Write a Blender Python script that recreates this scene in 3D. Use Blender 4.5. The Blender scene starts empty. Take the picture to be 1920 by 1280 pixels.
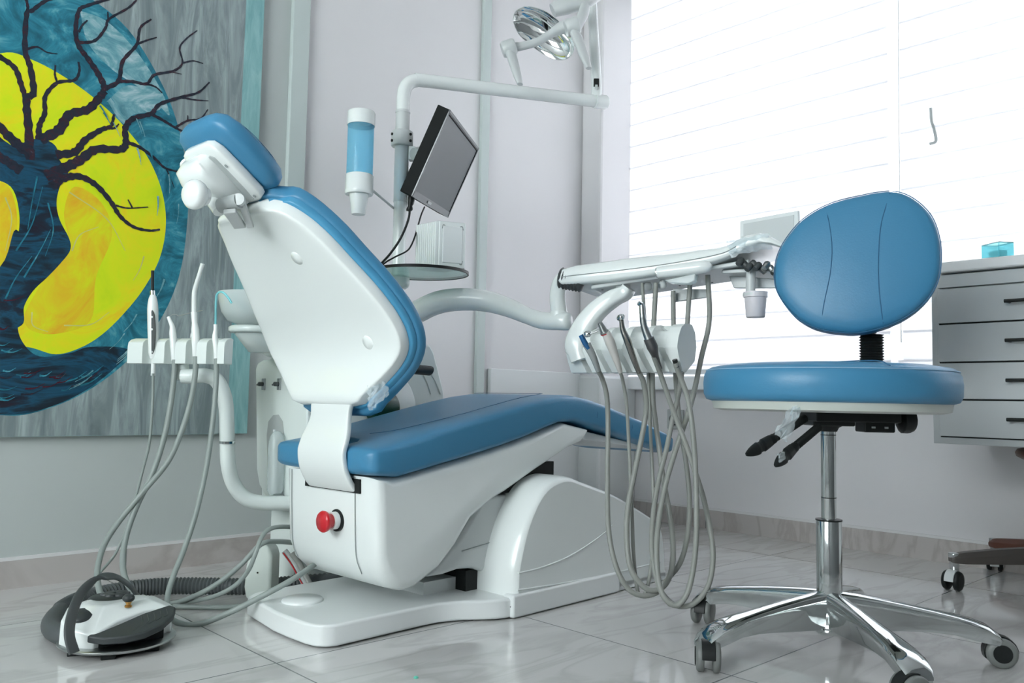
import bpy, bmesh, math, random
from mathutils import Vector, Matrix
random.seed(7)
sc = bpy.context.scene
COL = sc.collection
# ------------------------------------------------------------------ camera
FOC, EYE = 1580.0, 0.5
PITCH, ROLL = math.atan(110/FOC), math.radians(1.1)
cp, sp, cr, sr = math.cos(PITCH), math.sin(PITCH), math.cos(ROLL), math.sin(ROLL)
right = Vector((cr, -sr*sp, sr*cp)); up = Vector((-sr, -cr*sp, cr*cp)); fwd = Vector((0, cp, sp))
EYEP = Vector((0, 0, EYE))
cam = bpy.data.objects.new('camera', bpy.data.cameras.new('camera'))
COL.objects.link(cam)
cam.matrix_world = Matrix((( right.x, up.x, -fwd.x, 0), (right.y, up.y, -fwd.y, 0), (right.z, up.z, -fwd.z, EYE), (0, 0, 0, 1)))
cam.data.sensor_width = 36; cam.data.lens = FOC/1920*36; cam.data.clip_start = .02
sc.camera = cam

# ------------------------------------------------------------------ survey helpers (photo bearings to points of the place)
def ray(px, py):
    return right*((px-960)/FOC) + up*((640-py)/FOC) + fwd
def at(px, py, d):
    r = ray(px, py); return EYEP + r*(d/r.y)
def flat(px, py, z=0.0):
    r = ray(px, py); return EYEP + r*((z-EYE)/r.z)
def onplane(px, py, p0, n):
    r = ray(px, py); return EYEP + r*((p0-EYEP).dot(n)/r.dot(n))
# wall frame (a along the painted wall, b out from it) and chair frame (u head to foot, v across)
aw = math.radians(46.5)
WA = Vector((math.sin(aw), math.cos(aw), 0)); WB = Vector((math.cos(aw), -math.sin(aw), 0)); W0 = Vector((-1.278, 2.163, 0))
def w(a, b, z=0.0): return W0 + WA*a + WB*b + Vector((0, 0, z))
ac = math.radians(43.5)
CU = Vector((math.sin(ac), math.cos(ac), 0)); CV = Vector((math.cos(ac), -math.sin(ac), 0)); C0 = Vector((-.190, 2.143, 0))
def c(u, v, z=0.0): return C0 + CU*u + CV*v + Vector((0, 0, z))
Z = Vector((0, 0, 1)); X = Vector((1, 0, 0)); Y = Vector((0, 1, 0))

# ------------------------------------------------------------------ materials
def lin(h):
    h = h.lstrip('#'); r = [int(h[i:i+2], 16)/255 for i in (0, 2, 4)]
    return tuple((x/12.92 if x <= .04045 else ((x+.055)/1.055)**2.4) for x in r) + (1,)
MATS = {}
def mat(name, col, rough=.5, metal=0, coat=0, trans=0, ior=1.45, alpha=1, bump=0, bscale=60, spec=.5):
    if name in MATS: return MATS[name]
    m = bpy.data.materials.new(name); m.use_nodes = True
    nt = m.node_tree; b = nt.nodes['Principled BSDF']
    b.inputs['Base Color'].default_value = lin(col) if isinstance(col, str) else (*col, 1)
    b.inputs['Roughness'].default_value = rough; b.inputs['Metallic'].default_value = metal
    b.inputs['Coat Weight'].default_value = coat; b.inputs['Coat Roughness'].default_value = .08
    b.inputs['Transmission Weight'].default_value = trans; b.inputs['IOR'].default_value = ior
    b.inputs['Alpha'].default_value = alpha; b.inputs['Specular IOR Level'].default_value = spec
    if bump:
        tc = nt.nodes.new('ShaderNodeTexCoord'); no = nt.nodes.new('ShaderNodeTexNoise'); bp = nt.nodes.new('ShaderNodeBump')
        no.inputs['Scale'].default_value = bscale; no.inputs['Detail'].default_value = 4
        bp.inputs['Strength'].default_value = bump; bp.inputs['Distance'].default_value = .002
        nt.links.new(tc.outputs['Object'], no.inputs['Vector']); nt.links.new(no.outputs['Fac'], bp.inputs['Height'])
        nt.links.new(bp.outputs['Normal'], b.inputs['Normal'])
    MATS[name] = m; return m
def ramp(nt, fac, stops):
    r = nt.nodes.new('ShaderNodeValToRGB'); e = r.color_ramp.elements
    e[0].position, e[0].color = stops[0][0], lin(stops[0][1]); e[1].position, e[1].color = stops[-1][0], lin(stops[-1][1])
    for p, k in stops[1:-1]:
        q = e.new(p); q.color = lin(k)
    nt.links.new(fac, r.inputs['Fac']); return r
def painted(name, stops, scale=(8, 8, 8), detail=6, rough=.45, dist=1.5):
    m = bpy.data.materials.new(name); m.use_nodes = True; nt = m.node_tree; b = nt.nodes['Principled BSDF']
    tc = nt.nodes.new('ShaderNodeTexCoord'); mp = nt.nodes.new('ShaderNodeMapping'); no = nt.nodes.new('ShaderNodeTexNoise')
    mp.inputs['Scale'].default_value = scale; no.inputs['Scale'].default_value = 1; no.inputs['Detail'].default_value = detail
    no.inputs['Distortion'].default_value = dist; no.inputs['Roughness'].default_value = .62
    nt.links.new(tc.outputs['Object'], mp.inputs['Vector']); nt.links.new(mp.outputs['Vector'], no.inputs['Vector'])
    r = ramp(nt, no.outputs['Fac'], stops); nt.links.new(r.outputs['Color'], b.inputs['Base Color'])
    b.inputs['Roughness'].default_value = rough; return m
WHITE = mat('white_plastic', (.78, .82, .81), .22, coat=.35)
WHITE2 = mat('white_enamel', (.76, .79, .79), .3, coat=.2)
UNITW = mat('unit_white', (.70, .76, .74), .3, coat=.15)
GREYP = mat('grey_plastic', (.42, .45, .45), .35)
LGREY = mat('light_grey_plastic', (.58, .61, .61), .35)
SEAM = mat('seam_grey', (.30, .33, .33), .6)
BLUE = mat('blue_leather', (.052, .215, .375), .36, bump=.12, bscale=260, spec=.45)
BLUE2 = mat('blue_leather_underside', (.065, .28, .47), .4, bump=.12, bscale=260)
STITCH = mat('blue_thread', (.03, .13, .25), .6)
BLACK = mat('black_plastic', (.011, .013, .013), .42, spec=.3)
RUBBER = mat('dark_rubber', (.035, .042, .044), .5)
DGREY = mat('dark_grey_plastic', (.06, .068, .07), .42)
RED = mat('red_plastic', (.55, .01, .02), .28, coat=.4)
CHROME = mat("chrome", (.60, .63, .63), .07, 1)
BRUSH = mat('brushed_metal', (.45, .47, .47), .28, 1)
HOSE = mat('grey_hose', (.27, .28, .26), .42)
HOSE2 = mat('blue_grey_hose', (.27, .31, .295), .42)
BRASS = mat('brass', (.6, .33, .1), .2, 1)
MIRROR = mat('mirror', (.92, .94, .94), .03, 1)
BROWN = mat('brown_leather', (.10, .035, .02), .42)
WOODG = mat('dark_brushed_base', (.075, .066, .06), .38, .2)
GREEN = mat('dark_green_plastic', (.005, .06, .04), .35)
CABM = mat('cabinet_white', (.49, .515, .52), .3, coat=.1)
COUNTER = mat('white_stone', (.72, .73, .73), .25)
WALLM = mat('wall_paint', (.73, .725, .735), .6, bump=.05, bscale=90)
WALLL = mat('shaded_wall_tone', (.50, .54, .53), .6, bump=.05, bscale=90)
CEIL = mat('ceiling_paint', (.62, .62, .62), .7)
FRAMEW = mat('white_upvc', (.8, .82, .83), .3)
TRIMG = mat('pale_green_trim', (.53, .60, .585), .5)
SCREEN = mat('screen_glass', (.085, .095, .105), .38)

def glassy(name, col, a=.35, rough=.05):
    "thin see-through sheet: part clear, part gloss, part tinted body"
    m = bpy.data.materials.new(name); m.use_nodes = True; nt = m.node_tree
    b = nt.nodes['Principled BSDF']; b.inputs['Base Color'].default_value = (*col, 1); b.inputs['Roughness'].default_value = rough
    t = nt.nodes.new('ShaderNodeBsdfTransparent'); t.inputs['Color'].default_value = (*[min(1, .55+.45*k/max(col)) for k in col], 1)
    mx = nt.nodes.new('ShaderNodeMixShader'); mx.inputs['Fac'].default_value = a
    nt.links.new(t.outputs[0], mx.inputs[1]); nt.links.new(b.outputs[0], mx.inputs[2])
    nt.links.new(mx.outputs[0], nt.nodes['Material Output'].inputs['Surface']); return m
PANE = glassy('window_glass', (.9, .95, .95), .12, .02)
CLEAR = glassy('clear_plastic', (.8, .86, .86), .38, .1)
FROST = glassy('frosted_acrylic', (.62, .68, .67), .72, .2)
GREENG = glassy('shelf_glass', (.38, .58, .53), .55, .05)
BLUET = glassy('blue_tube', (.38, .74, .88), .22, .06)
CYANG = glassy('cyan_glass', (.30, .75, .80), .38, .08)
WRAP = glassy('cling_film', (.85, .9, .92), .22, .12)

def blindmat():
    m = bpy.data.materials.new('blind_fabric'); m.use_nodes = True; nt = m.node_tree; nt.nodes.remove(nt.nodes['Principled BSDF'])
    d = nt.nodes.new('ShaderNodeBsdfDiffuse'); t = nt.nodes.new('ShaderNodeBsdfTranslucent'); mx = nt.nodes.new('ShaderNodeMixShader')
    d.inputs[0].default_value = (.88, .88, .89, 1); t.inputs[0].default_value = (.93, .935, .95, 1); mx.inputs[0].default_value = .5
    nt.links.new(d.outputs[0], mx.inputs[1]); nt.links.new(t.outputs[0], mx.inputs[2])
    nt.links.new(mx.outputs[0], nt.nodes['Material Output'].inputs['Surface']); return m
BLIND = blindmat()

def marble(name, base, vein, tile, loc, grout='#6f7474', rough=.075):
    m = bpy.data.materials.new(name); m.use_nodes = True; nt = m.node_tree; b = nt.nodes['Principled BSDF']
    tc = nt.nodes.new('ShaderNodeTexCoord'); mp = nt.nodes.new('ShaderNodeMapping'); mp.inputs['Location'].default_value = loc
    br = nt.nodes.new('ShaderNodeTexBrick'); br.offset = 0; br.inputs['Scale'].default_value = 1
    br.inputs['Brick Width'].default_value = tile[0]; br.inputs['Row Height'].default_value = tile[1]
    br.inputs['Mortar Size'].default_value = .0016; br.inputs['Mortar Smooth'].default_value = 0; br.inputs['Bias'].default_value = 0
    br.inputs['Color1'].default_value = (0, 0, 0, 1); br.inputs['Color2'].default_value = (1, 1, 1, 1)
    nt.links.new(tc.outputs['Object'], mp.inputs['Vector']); nt.links.new(mp.outputs['Vector'], br.inputs['Vector'])
    off = nt.nodes.new('ShaderNodeVectorMath'); off.operation = 'MULTIPLY_ADD'; off.inputs[1].default_value = (7, 7, 7)
    nt.links.new(br.outputs['Color'], off.inputs[0])
    m2 = nt.nodes.new('ShaderNodeMapping'); m2.inputs['Scale'].default_value = (2.2, 8, 3); m2.inputs['Rotation'].default_value = (0, 0, .5)
    nt.links.new(tc.outputs['Object'], m2.inputs['Vector']); nt.links.new(m2.outputs['Vector'], off.inputs[2])
    no = nt.nodes.new('ShaderNodeTexNoise'); no.inputs['Scale'].default_value = 1.1; no.inputs['Detail'].default_value = 7
    no.inputs['Distortion'].default_value = 1.1; nt.links.new(off.outputs[0], no.inputs['Vector'])
    r = ramp(nt, no.outputs['Fac'], [(0, base), (.42, base), (.49, vein), (.50, vein), (.56, base), (1, base)])
    mix = nt.nodes.new('ShaderNodeMix'); mix.data_type = 'RGBA'; mix.inputs[7].default_value = lin(grout)
    nt.links.new(br.outputs['Fac'], mix.inputs[0]); nt.links.new(r.outputs['Color'], mix.inputs[6])
    nt.links.new(mix.outputs[2], b.inputs['Base Color']); b.inputs['Roughness'].default_value = rough
    b.inputs['Coat Weight'].default_value = .3; b.inputs['Coat Roughness'].default_value = .05
    return m
FLOORM = marble('marble_floor_tile', '#cccbca', '#c0bfbd', (.6, .6), (-.24, .378, 0))
BASEM = marble('marble_skirting', '#bcb7b4', '#afa8a4', (.6, 3), (.3, .5, 0), rough=.25)

# ------------------------------------------------------------------ builders
ORG = {}
def link(name, me, m, parent=None, smooth=True, bevel=0, seg=3, sub=0, solid=0, ang=35, sharp=58):
    mats = m if isinstance(m, (list, tuple)) else [m]
    for k in mats: me.materials.append(k)
    o = bpy.data.objects.new(name, me); COL.objects.link(o)
    if smooth:
        for p in me.polygons: p.use_smooth = True
        if not bevel and not sub: me.set_sharp_from_angle(angle=math.radians(sharp))
    if parent is not None:
        o.parent = parent; me.transform(Matrix.Translation(-ORG[parent])); ORG[o] = ORG[parent]
    else:
        cs = [v.co for v in me.vertices]
        g = Vector(((min(q.x for q in cs)+max(q.x for q in cs))/2, (min(q.y for q in cs)+max(q.y for q in cs))/2, min(q.z for q in cs)))
        me.transform(Matrix.Translation(-g)); o.location = g; ORG[o] = g
    if solid:
        s = o.modifiers.new('solid', 'SOLIDIFY'); s.thickness = solid; s.offset = 0
    if bevel:
        b = o.modifiers.new('bevel', 'BEVEL'); b.width = bevel; b.segments = seg; b.limit_method = 'ANGLE'; b.angle_limit = math.radians(ang); b.harden_normals = True
    if sub:
        s = o.modifiers.new('sub', 'SUBSURF'); s.levels = sub; s.render_levels = sub
    return o
def raw(verts, faces):
    me = bpy.data.meshes.new('m'); me.from_pydata([tuple(v) for v in verts], [], faces)
    bm = bmesh.new(); bm.from_mesh(me); bmesh.ops.recalc_face_normals(bm, faces=bm.faces); bm.to_mesh(me); bm.free(); return me
class B:
    "collects closed shapes into one mesh"
    def __init__(s): s.v = []; s.f = []; s.mi = []
    def add(s, verts, faces, mi=0):
        n = len(s.v); s.v += [Vector(q) for q in verts]; s.f += [[i+n for i in f] for f in faces]; s.mi += [mi]*len(faces); return s
    def rings(s, rings, cap=True, mi=0, close=False):
        n = len(rings[0]); vs = [p for r in rings for p in r]; fs = []
        R = len(rings)
        for i in range(R if close else R-1):
            for j in range(n):
                k = (j+1) % n; a = i*n; b = ((i+1) % R)*n
                fs.append([a+j, a+k, b+k, b+j])
        if cap and not close: fs.append(list(range(n))[::-1]); fs.append([(R-1)*n+j for j in range(n)])
        return s.add(vs, fs, mi)
    def box(s, o, ax, ay, az, sx, sy, sz, mi=0):
        "box from corner-centre o (centre), axes and full sizes"
        vs = [o+ax*(i*sx/2)+ay*(j*sy/2)+az*(k*sz/2) for i in (-1, 1) for j in (-1, 1) for k in (-1, 1)]
        return s.add(vs, [[0, 1, 3, 2], [4, 6, 7, 5], [0, 4, 5, 1], [2, 3, 7, 6], [0, 2, 6, 4], [1, 5, 7, 3]], mi)
    def prism(s, poly, off, mi=0):
        n = len(poly); vs = list(poly)+[p+off for p in poly]
        return s.add(vs, [list(range(n))[::-1], [i+n for i in range(n)]]+[[i, (i+1) % n, (i+1) % n+n, i+n] for i in range(n)], mi)
    def tube(s, pts, r, n=12, smooth=True, step=None, mi=0, flatk=1, cap=True):
        P = spline(pts, step or 8) if smooth else [Vector(p) for p in pts]
        R = r if isinstance(r, (list, tuple)) else None
        T = [(P[min(i+1, len(P)-1)]-P[max(i-1, 0)]).normalized() for i in range(len(P))]
        nx = T[0].orthogonal().normalized(); rings = []
        for i, p in enumerate(P):
            nx = (nx - T[i]*nx.dot(T[i])).normalized(); ny = T[i].cross(nx)
            if R:
                f = i/(len(P)-1)*(len(R)-1); k = min(int(f), len(R)-2); rr = R[k]+(R[k+1]-R[k])*(f-k)
            else: rr = r
            rings.append([p+(nx*math.cos(2*math.pi*j/n)+ny*math.sin(2*math.pi*j/n)*flatk)*rr for j in range(n)])
        return s.rings(rings, cap, mi)
    def lathe(s, o, ax, prof, n=32, mi=0, sx=1, sy=1, xd=None, cap=True):
        "profile of (radius, height along ax)"
        ax = ax.normalized(); a = (xd if xd is not None else ax.orthogonal()).normalized(); b = ax.cross(a)
        ring_open = cap and prof[0][0] > 1e-3 and prof[-1][0] > 1e-3
        if ring_open and prof[0] == prof[-1]: prof = prof[:-1]
        rings = [[o+ax*h+(a*math.cos(2*math.pi*j/n)*sx+b*math.sin(2*math.pi*j/n)*sy)*max(r, 1e-4) for j in range(n)] for r, h in prof]
        return s.rings(rings, cap and not ring_open, mi, close=ring_open)
    def mesh(s):
        me = raw(s.v, s.f)
        for p, k in zip(me.polygons, s.mi): p.material_index = k
        return me
    def go(s, name, m, parent=None, **k): return link(name, s.mesh(), m, parent, **k)
def spline(pts, k=8):
    P = [Vector(p) for p in pts]; out = []
    if len(P) < 3: return P
    Q = [P[0]*2-P[1]]+P+[P[-1]*2-P[-2]]
    for i in range(1, len(Q)-2):
        for j in range(k):
            t = j/k; a, b, d, e = Q[i-1], Q[i], Q[i+1], Q[i+2]
            out.append(.5*((2*b)+(d-a)*t+(2*a-5*b+4*d-e)*t*t+(3*b-a-3*d+e)*t**3))
    out.append(P[-1]); return out
def spow(x, e): return math.copysign(abs(x)**e, x)
def loft(stations, across, n=5, N=48, nrm=None):
    "stations: (centre, half width, half thickness, normal)"
    rings = []
    for cc, hw, ht, nn in stations:
        rings.append([cc+across*(hw*spow(math.cos(2*math.pi*j/N), 2/n))+nn*(ht*spow(math.sin(2*math.pi*j/N), 2/n)) for j in range(N)])
    return B().rings(rings)
def pillow(outline, nn, rings):
    "outline loop of points on a plane, nn front normal, rings of (scale, offset along nn)"
    cen = sum(outline, Vector())/len(outline)
    return B().rings([[cen+(p-cen)*s+nn*o for p in outline] for s, o in rings])
def empty(name, loc, label, cat, group=None):
    o = bpy.data.objects.new(name, None); COL.objects.link(o); o.location = loc; o.empty_display_size = .05
    o['label'] = label; o['category'] = cat
    if group: o['group'] = group
    ORG[o] = Vector(loc); return o
def tag(o, label, cat, group=None, kind=None):
    o['label'] = label; o['category'] = cat
    if group: o['group'] = group
    if kind: o['kind'] = kind
    return o
def struct(o): o['kind'] = 'structure'; return o
def lerp(a, b, t): return a+(b-a)*t

# ================================================================== THE ROOM
FW = Matrix(((WA.x, -WB.x, 0, W0.x), (WA.y, -WB.y, 0, W0.y), (0, 0, 1, 0), (0, 0, 0, 1)))
def local(name, b_or_me, m, kind='structure', **k):
    "object whose own axes are the wall frame (x along painted wall, y towards it)"
    me = b_or_me.mesh() if isinstance(b_or_me, B) else b_or_me
    for q in (m if isinstance(m, (list, tuple)) else [m]): me.materials.append(q)
    o = bpy.data.objects.new(name, me); COL.objects.link(o); o.matrix_world = FW; ORG[o] = Vector()
    if kind: o['kind'] = kind
    if k.get('bevel'):
        b = o.modifiers.new('bevel', 'BEVEL'); b.width = k['bevel']; b.segments = 2; b.limit_method = 'ANGLE'
    return o
def lbox(bb, a0, a1, b0, b1, z0, z1, mi=0):
    return bb.box(Vector(((a0+a1)/2, -(b0+b1)/2, (z0+z1)/2)), X, Y, Z, a1-a0, b1-b0, z1-z0, mi)
AR, AL, BN, H = 2.395, -2.7, 3.7, 2.7        # window wall, rear wall, near wall, ceiling
local('floor', lbox(B(), AL-.1, AR+.1, -.1, BN+.1, -.1, 0), FLOORM)
local('ceiling', lbox(B(), AL-.1, AR+.1, -.1, BN+.1, H, H+.1), CEIL)
# painted wall: window light put into colour, shaded grey to pilaster, lit white beyond
WB_ = B(); lbox(WB_, AL-.1, .74, -.1, 0, 0, H, 0); lbox(WB_, .74, AR+.1, -.1, 0, 0, H, 1)
local('wall_left', WB_, [WALLL, WALLM])
WZ0, WZ1, WB0, WB1 = .585, 2.35, .0, 3.0     # window opening
bb = B(); lbox(bb, AR, AR+.18, -.1, BN+.1, 0, WZ0); lbox(bb, AR, AR+.18, -.1, BN+.1, WZ1, H); lbox(bb, AR, AR+.18, WB1, BN+.1, WZ0, WZ1); lbox(bb, AR, AR+.18, -.1, WB0, WZ0, WZ1)
local('wall_right', bb, WALLM)
bb = B(); lbox(bb, AL-.1, AR+.1, BN, BN+.1, 0, H); local('wall_near', bb, mat('low_bounce_wall', (.15, .155, .16), .6))  # unseen near wall, colour darkened to cut bounced light
RZ0, RZ1, RB0, RB1 = .75, 2.3, .9, 2.9
bb = B(); lbox(bb, AL-.15, AL, -.1, BN+.1, 0, RZ0); lbox(bb, AL-.15, AL, -.1, BN+.1, RZ1, H); lbox(bb, AL-.15, AL, RB1, BN+.1, RZ0, RZ1); lbox(bb, AL-.15, AL, -.1, RB0, RZ0, RZ1)
local('wall_rear', bb, WALLM)
# corner column, low boxing, trims
bb = B(); lbox(bb, 2.16, AR, 0, .115, 0, H); local('column', bb, WALLM, bevel=.012)
bb = B(); lbox(bb, 1.632, 2.15, 0, .022, 0, .622); local('trim_1', bb, WHITE2, bevel=.003)
bb = B(); lbox(bb, 2.145, AR-.002, 0, .135, 0, .612); local('trim_2', bb, WHITE2, bevel=.012)
bb = B(); lbox(bb, 1.562, 1.602, 0, .018, 0, H); local('trim_3', bb, TRIMG, bevel=.003)
bb = B(); lbox(bb, .738, .80, 0, .02, 0, H); local('trim_4', bb, TRIMG, bevel=.003)
bb = B(); lbox(bb, AL, 1.632, 0, .011, 0, .07); local('baseboard_left', bb, BASEM)
bb = B(); lbox(bb, AR-.011, AR, .135, BN, 0, .074); o = local('baseboard_right', bb, BASEM)
bb = B(); lbox(bb, AL, 1.632, 0, .008, .07, .078); lbox(bb, AR-.008, AR, .135, BN, .074, .083); local('trim_5', bb, mat('filler_line', (.7, .7, .7), .6))
# window sill, frames and panes
bb = B(); lbox(bb, AR-.06, AR+.18, .0, WB1, .556, .612); local('window_sill', bb, FRAMEW, bevel=.006)
bb = B()
for b0, b1 in ((WB0, .055), (1.235, 1.32), (2.45, 2.52), (WB1-.05, WB1)): lbox(bb, AR+.06, AR+.13, b0, b1, .612, WZ1)
for z0, z1 in ((.612, .67), (WZ1-.05, WZ1)): lbox(bb, AR+.06, AR+.13, WB0, WB1, z0, z1)
local('window_1', bb, FRAMEW, bevel=.004)
bb = B(); lbox(bb, AR+.092, AR+.098, WB0+.05, WB1-.05, .66, WZ1-.04); local('window_pane', bb, PANE)
bb = B()
for b0, b1 in ((RB0, RB0+.05), (1.87, 1.93), (RB1-.05, RB1)): lbox(bb, AL-.1, AL-.04, b0, b1, RZ0, RZ1)
for z0, z1 in ((RZ0, RZ0+.05), (RZ1-.05, RZ1)): lbox(bb, AL-.1, AL-.04, RB0, RB1, z0, z1)
local('unseen_window', bb, FRAMEW, bevel=.004)  # unseen window, added to bring in fill light from behind
bb = B(); lbox(bb, AL-.073, AL-.068, RB0+.04, RB1-.04, RZ0+.04, RZ1-.04); local('window_pane', bb, PANE)

# ------------------------------------------------------------------ blinds: overlapping fabric bands on a roller
def blind(b0, b1, label):
    root = empty('window_blind', w(AR-.035, (b0+b1)/2, .62), label, 'blind', 'layered roller blinds over the window')
    bb = B(); z = 2.32; i = 0
    while z > .645:
        zb = max(z-.098, .628); k = .001 if i % 2 else -.001
        # each band sags forward a little and overlaps the next
        rr = []
        for bq in (b0, b1):
            rr.append([w(AR-.035+k, bq, z+.009), w(AR-.035+k+.0012, bq, z+.009), w(AR-.035+k+.0012, bq, zb), w(AR-.035+k, bq, zb)])
        bb.rings(rr); z = zb; i += 1
    bb.go('fabric', BLIND, root, smooth=False)
    B().box(w(AR-.035, (b0+b1)/2, 2.36), WB, WA, Z, b1-b0, .07, .08).go('roller_case', FRAMEW, root, bevel=.01)
    B().box(w(AR-.037, (b0+b1)/2, .630), WB, WA, Z, b1-b0, .014, .022).go('bottom_bar', FRAMEW, root, bevel=.004)
    B().tube([w(AR-.055, b0+.01, 2.34), w(AR-.055, b0+.004, 1.5), w(AR-.052, b0+.001, .72)], .0018, n=6, step=2).go('pull_cord', FRAMEW, root)
blind(.045, 1.255, 'wide white banded blind on the window between the corner and the bracket')
blind(1.295, 2.95, 'white banded blind behind the drawer cabinet and small glass box')
# little bracket holding the right blind
bb = B(); bb.tube([w(AR-.06, 1.405, 1.50), w(AR-.06, 1.407, 1.455), w(AR-.065, 1.415, 1.43), w(AR-.06, 1.42, 1.385), w(AR-.06, 1.40, 1.378)], .005, n=6)
tag(bb.go('blind_clip', GREYP), 'small grey clip hooked on the right window blind', 'clip')

# power outlet below the window
root = empty('power_outlet', w(AR-.006, .347, .392), 'dark square power socket on the wall below the window sill', 'socket')
B().box(w(AR-.006, .347, .433), WB, WA, Z, .082, .012, .082).go('face_plate', GREYP, root, bevel=.004)
B().lathe(w(AR-.012, .347, .433), -WA, [(.0, -.002), (.026, -.002), (.026, .003), (.02, .003), (.019, -.001), (.0, -.001)], 24).go('socket_ring', DGREY, root)

# ------------------------------------------------------------------ painting
bb = B(); PT = .62
def pw(px, py, off=.022):
    q = onplane(px, py, W0+WB*off, WB); return q
GREYC = painted('paint_grey_strokes', [(.2, '#5e6b6f'), (.45, '#7d8a8c'), (.6, '#97a5a6'), (.8, '#b3c2c2')], (26, 26, 3.2))
TEALE = painted('paint_turquoise_edge', [(.2, '#5d9096'), (.5, '#86b5b6'), (.8, '#a9cfcc')], (30, 30, 4))
TEAL = painted('paint_teal', [(.25, '#0c4c5e'), (.42, '#18687c'), (.55, '#2a8398'), (.72, '#6fb0bb')], (7, 7, 9), dist=3)
PALE = painted('paint_pale_blue', [(.25, '#2f7585'), (.5, '#6fa3ac'), (.75, '#b9cfd2')], (9, 9, 12), dist=3)
YEL = painted('paint_yellow', [(.25, '#eec414'), (.4, '#e6e012'), (.55, '#d6e60a'), (.75, '#c4e008')], (5, 5, 4), dist=2)
ORA = painted('paint_orange', [(.25, '#e3a21c'), (.45, '#e2c41a'), (.65, '#dce010')], (7, 7, 5), dist=2.5)
NAVY = painted('paint_navy', [(.25, '#0a1220'), (.40, '#07202f'), (.50, '#0b4a66'), (.56, '#0a2436'), (.66, '#1a1424'), (.72, '#2c1022'), (.85, '#0e5a70')], (4, 4, 12), dist=1.6)
DARK = painted('paint_branch', [(.3, '#0f1420'), (.5, '#1c2434'), (.62, '#3a1420'), (.8, '#4a6070')], (25, 25, 25), dist=3)
GLINT = mat('paint_white_stroke', '#c9c77a', .4)
REDD = mat('paint_dark_red', '#4a1222', .45)
MUD = mat('paint_muddy', '#7c7f78', .5)
pm = [GREYC, TEALE, TEAL, YEL, ORA, NAVY, DARK, GLINT, PALE, MUD, REDD]
lay = [0]
def shape(pts, mi, sm=True, off=None):
    "one painted patch as a thin raised film on the canvas"
    lay[0] += 1; o_ = .0222+lay[0]*.00004
    q = [pw(px, py, o_) for px, py in pts]
    if sm:
        q = spline(q+[q[0]], 6)[:-1]
    ctr = sum(q, Vector())/len(q)
    # ear-clip through bmesh for concave shapes
    bm = bmesh.new(); vs = [bm.verts.new(p) for p in q]; f = bm.faces.new(vs); f.normal_update()
    r = bmesh.ops.triangulate(bm, faces=[f]); bm.verts.index_update()
    bb.add([v.co.copy() for v in bm.verts], [[v.index for v in f.verts] for f in bm.faces], mi); bm.free()
def stroke(pts, w0, w1, mi=6):
    lay[0] += 1; o_ = .0222+lay[0]*.00004
    q = spline([pw(px, py, o_) for px, py in pts], 6); n = len(q); L = []; R = []
    for i, p in enumerate(q):
        t = (q[min(i+1, n-1)]-q[max(i-1, 0)]).normalized(); s = t.cross(WB).normalized()
        ww = (w0+(w1-w0)*i/(n-1))*.00078*(1+.18*math.sin(i*2.3))
        L.append(p+s*ww); R.append(p-s*ww)
    bb.add(L+R, [[i, i+1, n+i+1, n+i] for i in range(n-1)], mi)
cv = B()
cv.box(w(-.35, .011, 1.22), WA, WB, Z, 1.97, .022, 1.674)
# background fields
bb.add([w(-1.335, .0221, .384), w(.634, .0221, .384), w(.634, .0221, 2.056), w(-1.335, .0221, 2.056)], [[0, 1, 2, 3]], 0)
bb.add([w(.57, .02215, .384), w(.634, .02215, .384), w(.634, .02215, 2.056), w(.575, .02215, 2.056)], [[0, 1, 2, 3]], 1)
shape([(-200, 60), (-60, -130), (60, -70), (160, -10), (240, 55), (300, 150), (335, 240), (352, 340), (350, 430), (335, 520), (300, 600), (240, 675), (160, 735), (70, 772), (0, 778), (-120, 760), (-260, 640), (-300, 300)], 2)
shape([(150, 20), (200, 40), (255, 95), (300, 165), (318, 215), (300, 200), (262, 165), (210, 130), (165, 80)], 8)
shape([(200, 190), (240, 160), (290, 178), (300, 205), (250, 215), (232, 232)], 8)
shape([(20, -30), (60, -20), (130, 20), (140, 90), (90, 130), (40, 100), (0, 80), (-20, 20)], 2)
shape([(-200, 300), (-120, 150), (0, 100), (60, 112), (130, 150), (190, 195), (240, 245), (280, 300), (304, 360), (311, 420), (300, 482), (270, 540), (230, 590), (190, 628), (150, 652), (105, 664), (60, 652), (0, 640), (-120, 600), (-190, 480)], 3)
shape([(60, 560), (85, 520), (130, 470), (120, 400), (140, 350), (190, 380), (210, 440), (180, 520), (170, 600), (110, 625), (60, 620), (45, 595)], 4)
shape([(-40, 340), (10, 345), (28, 380), (32, 430), (20, 480), (-40, 520)], 4)
for q in ([(135, 470), (150, 440), (185, 425)], [(60, 585), (62, 610), (90, 622)], [(120, 610), (170, 608), (205, 585)], [(10, 370), (22, 410), (10, 470)], [(130, 360), (200, 410), (235, 470)], [(270, 480), (262, 505), (250, 525)]):
    stroke(q, 2.2, 1, 7)
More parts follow.
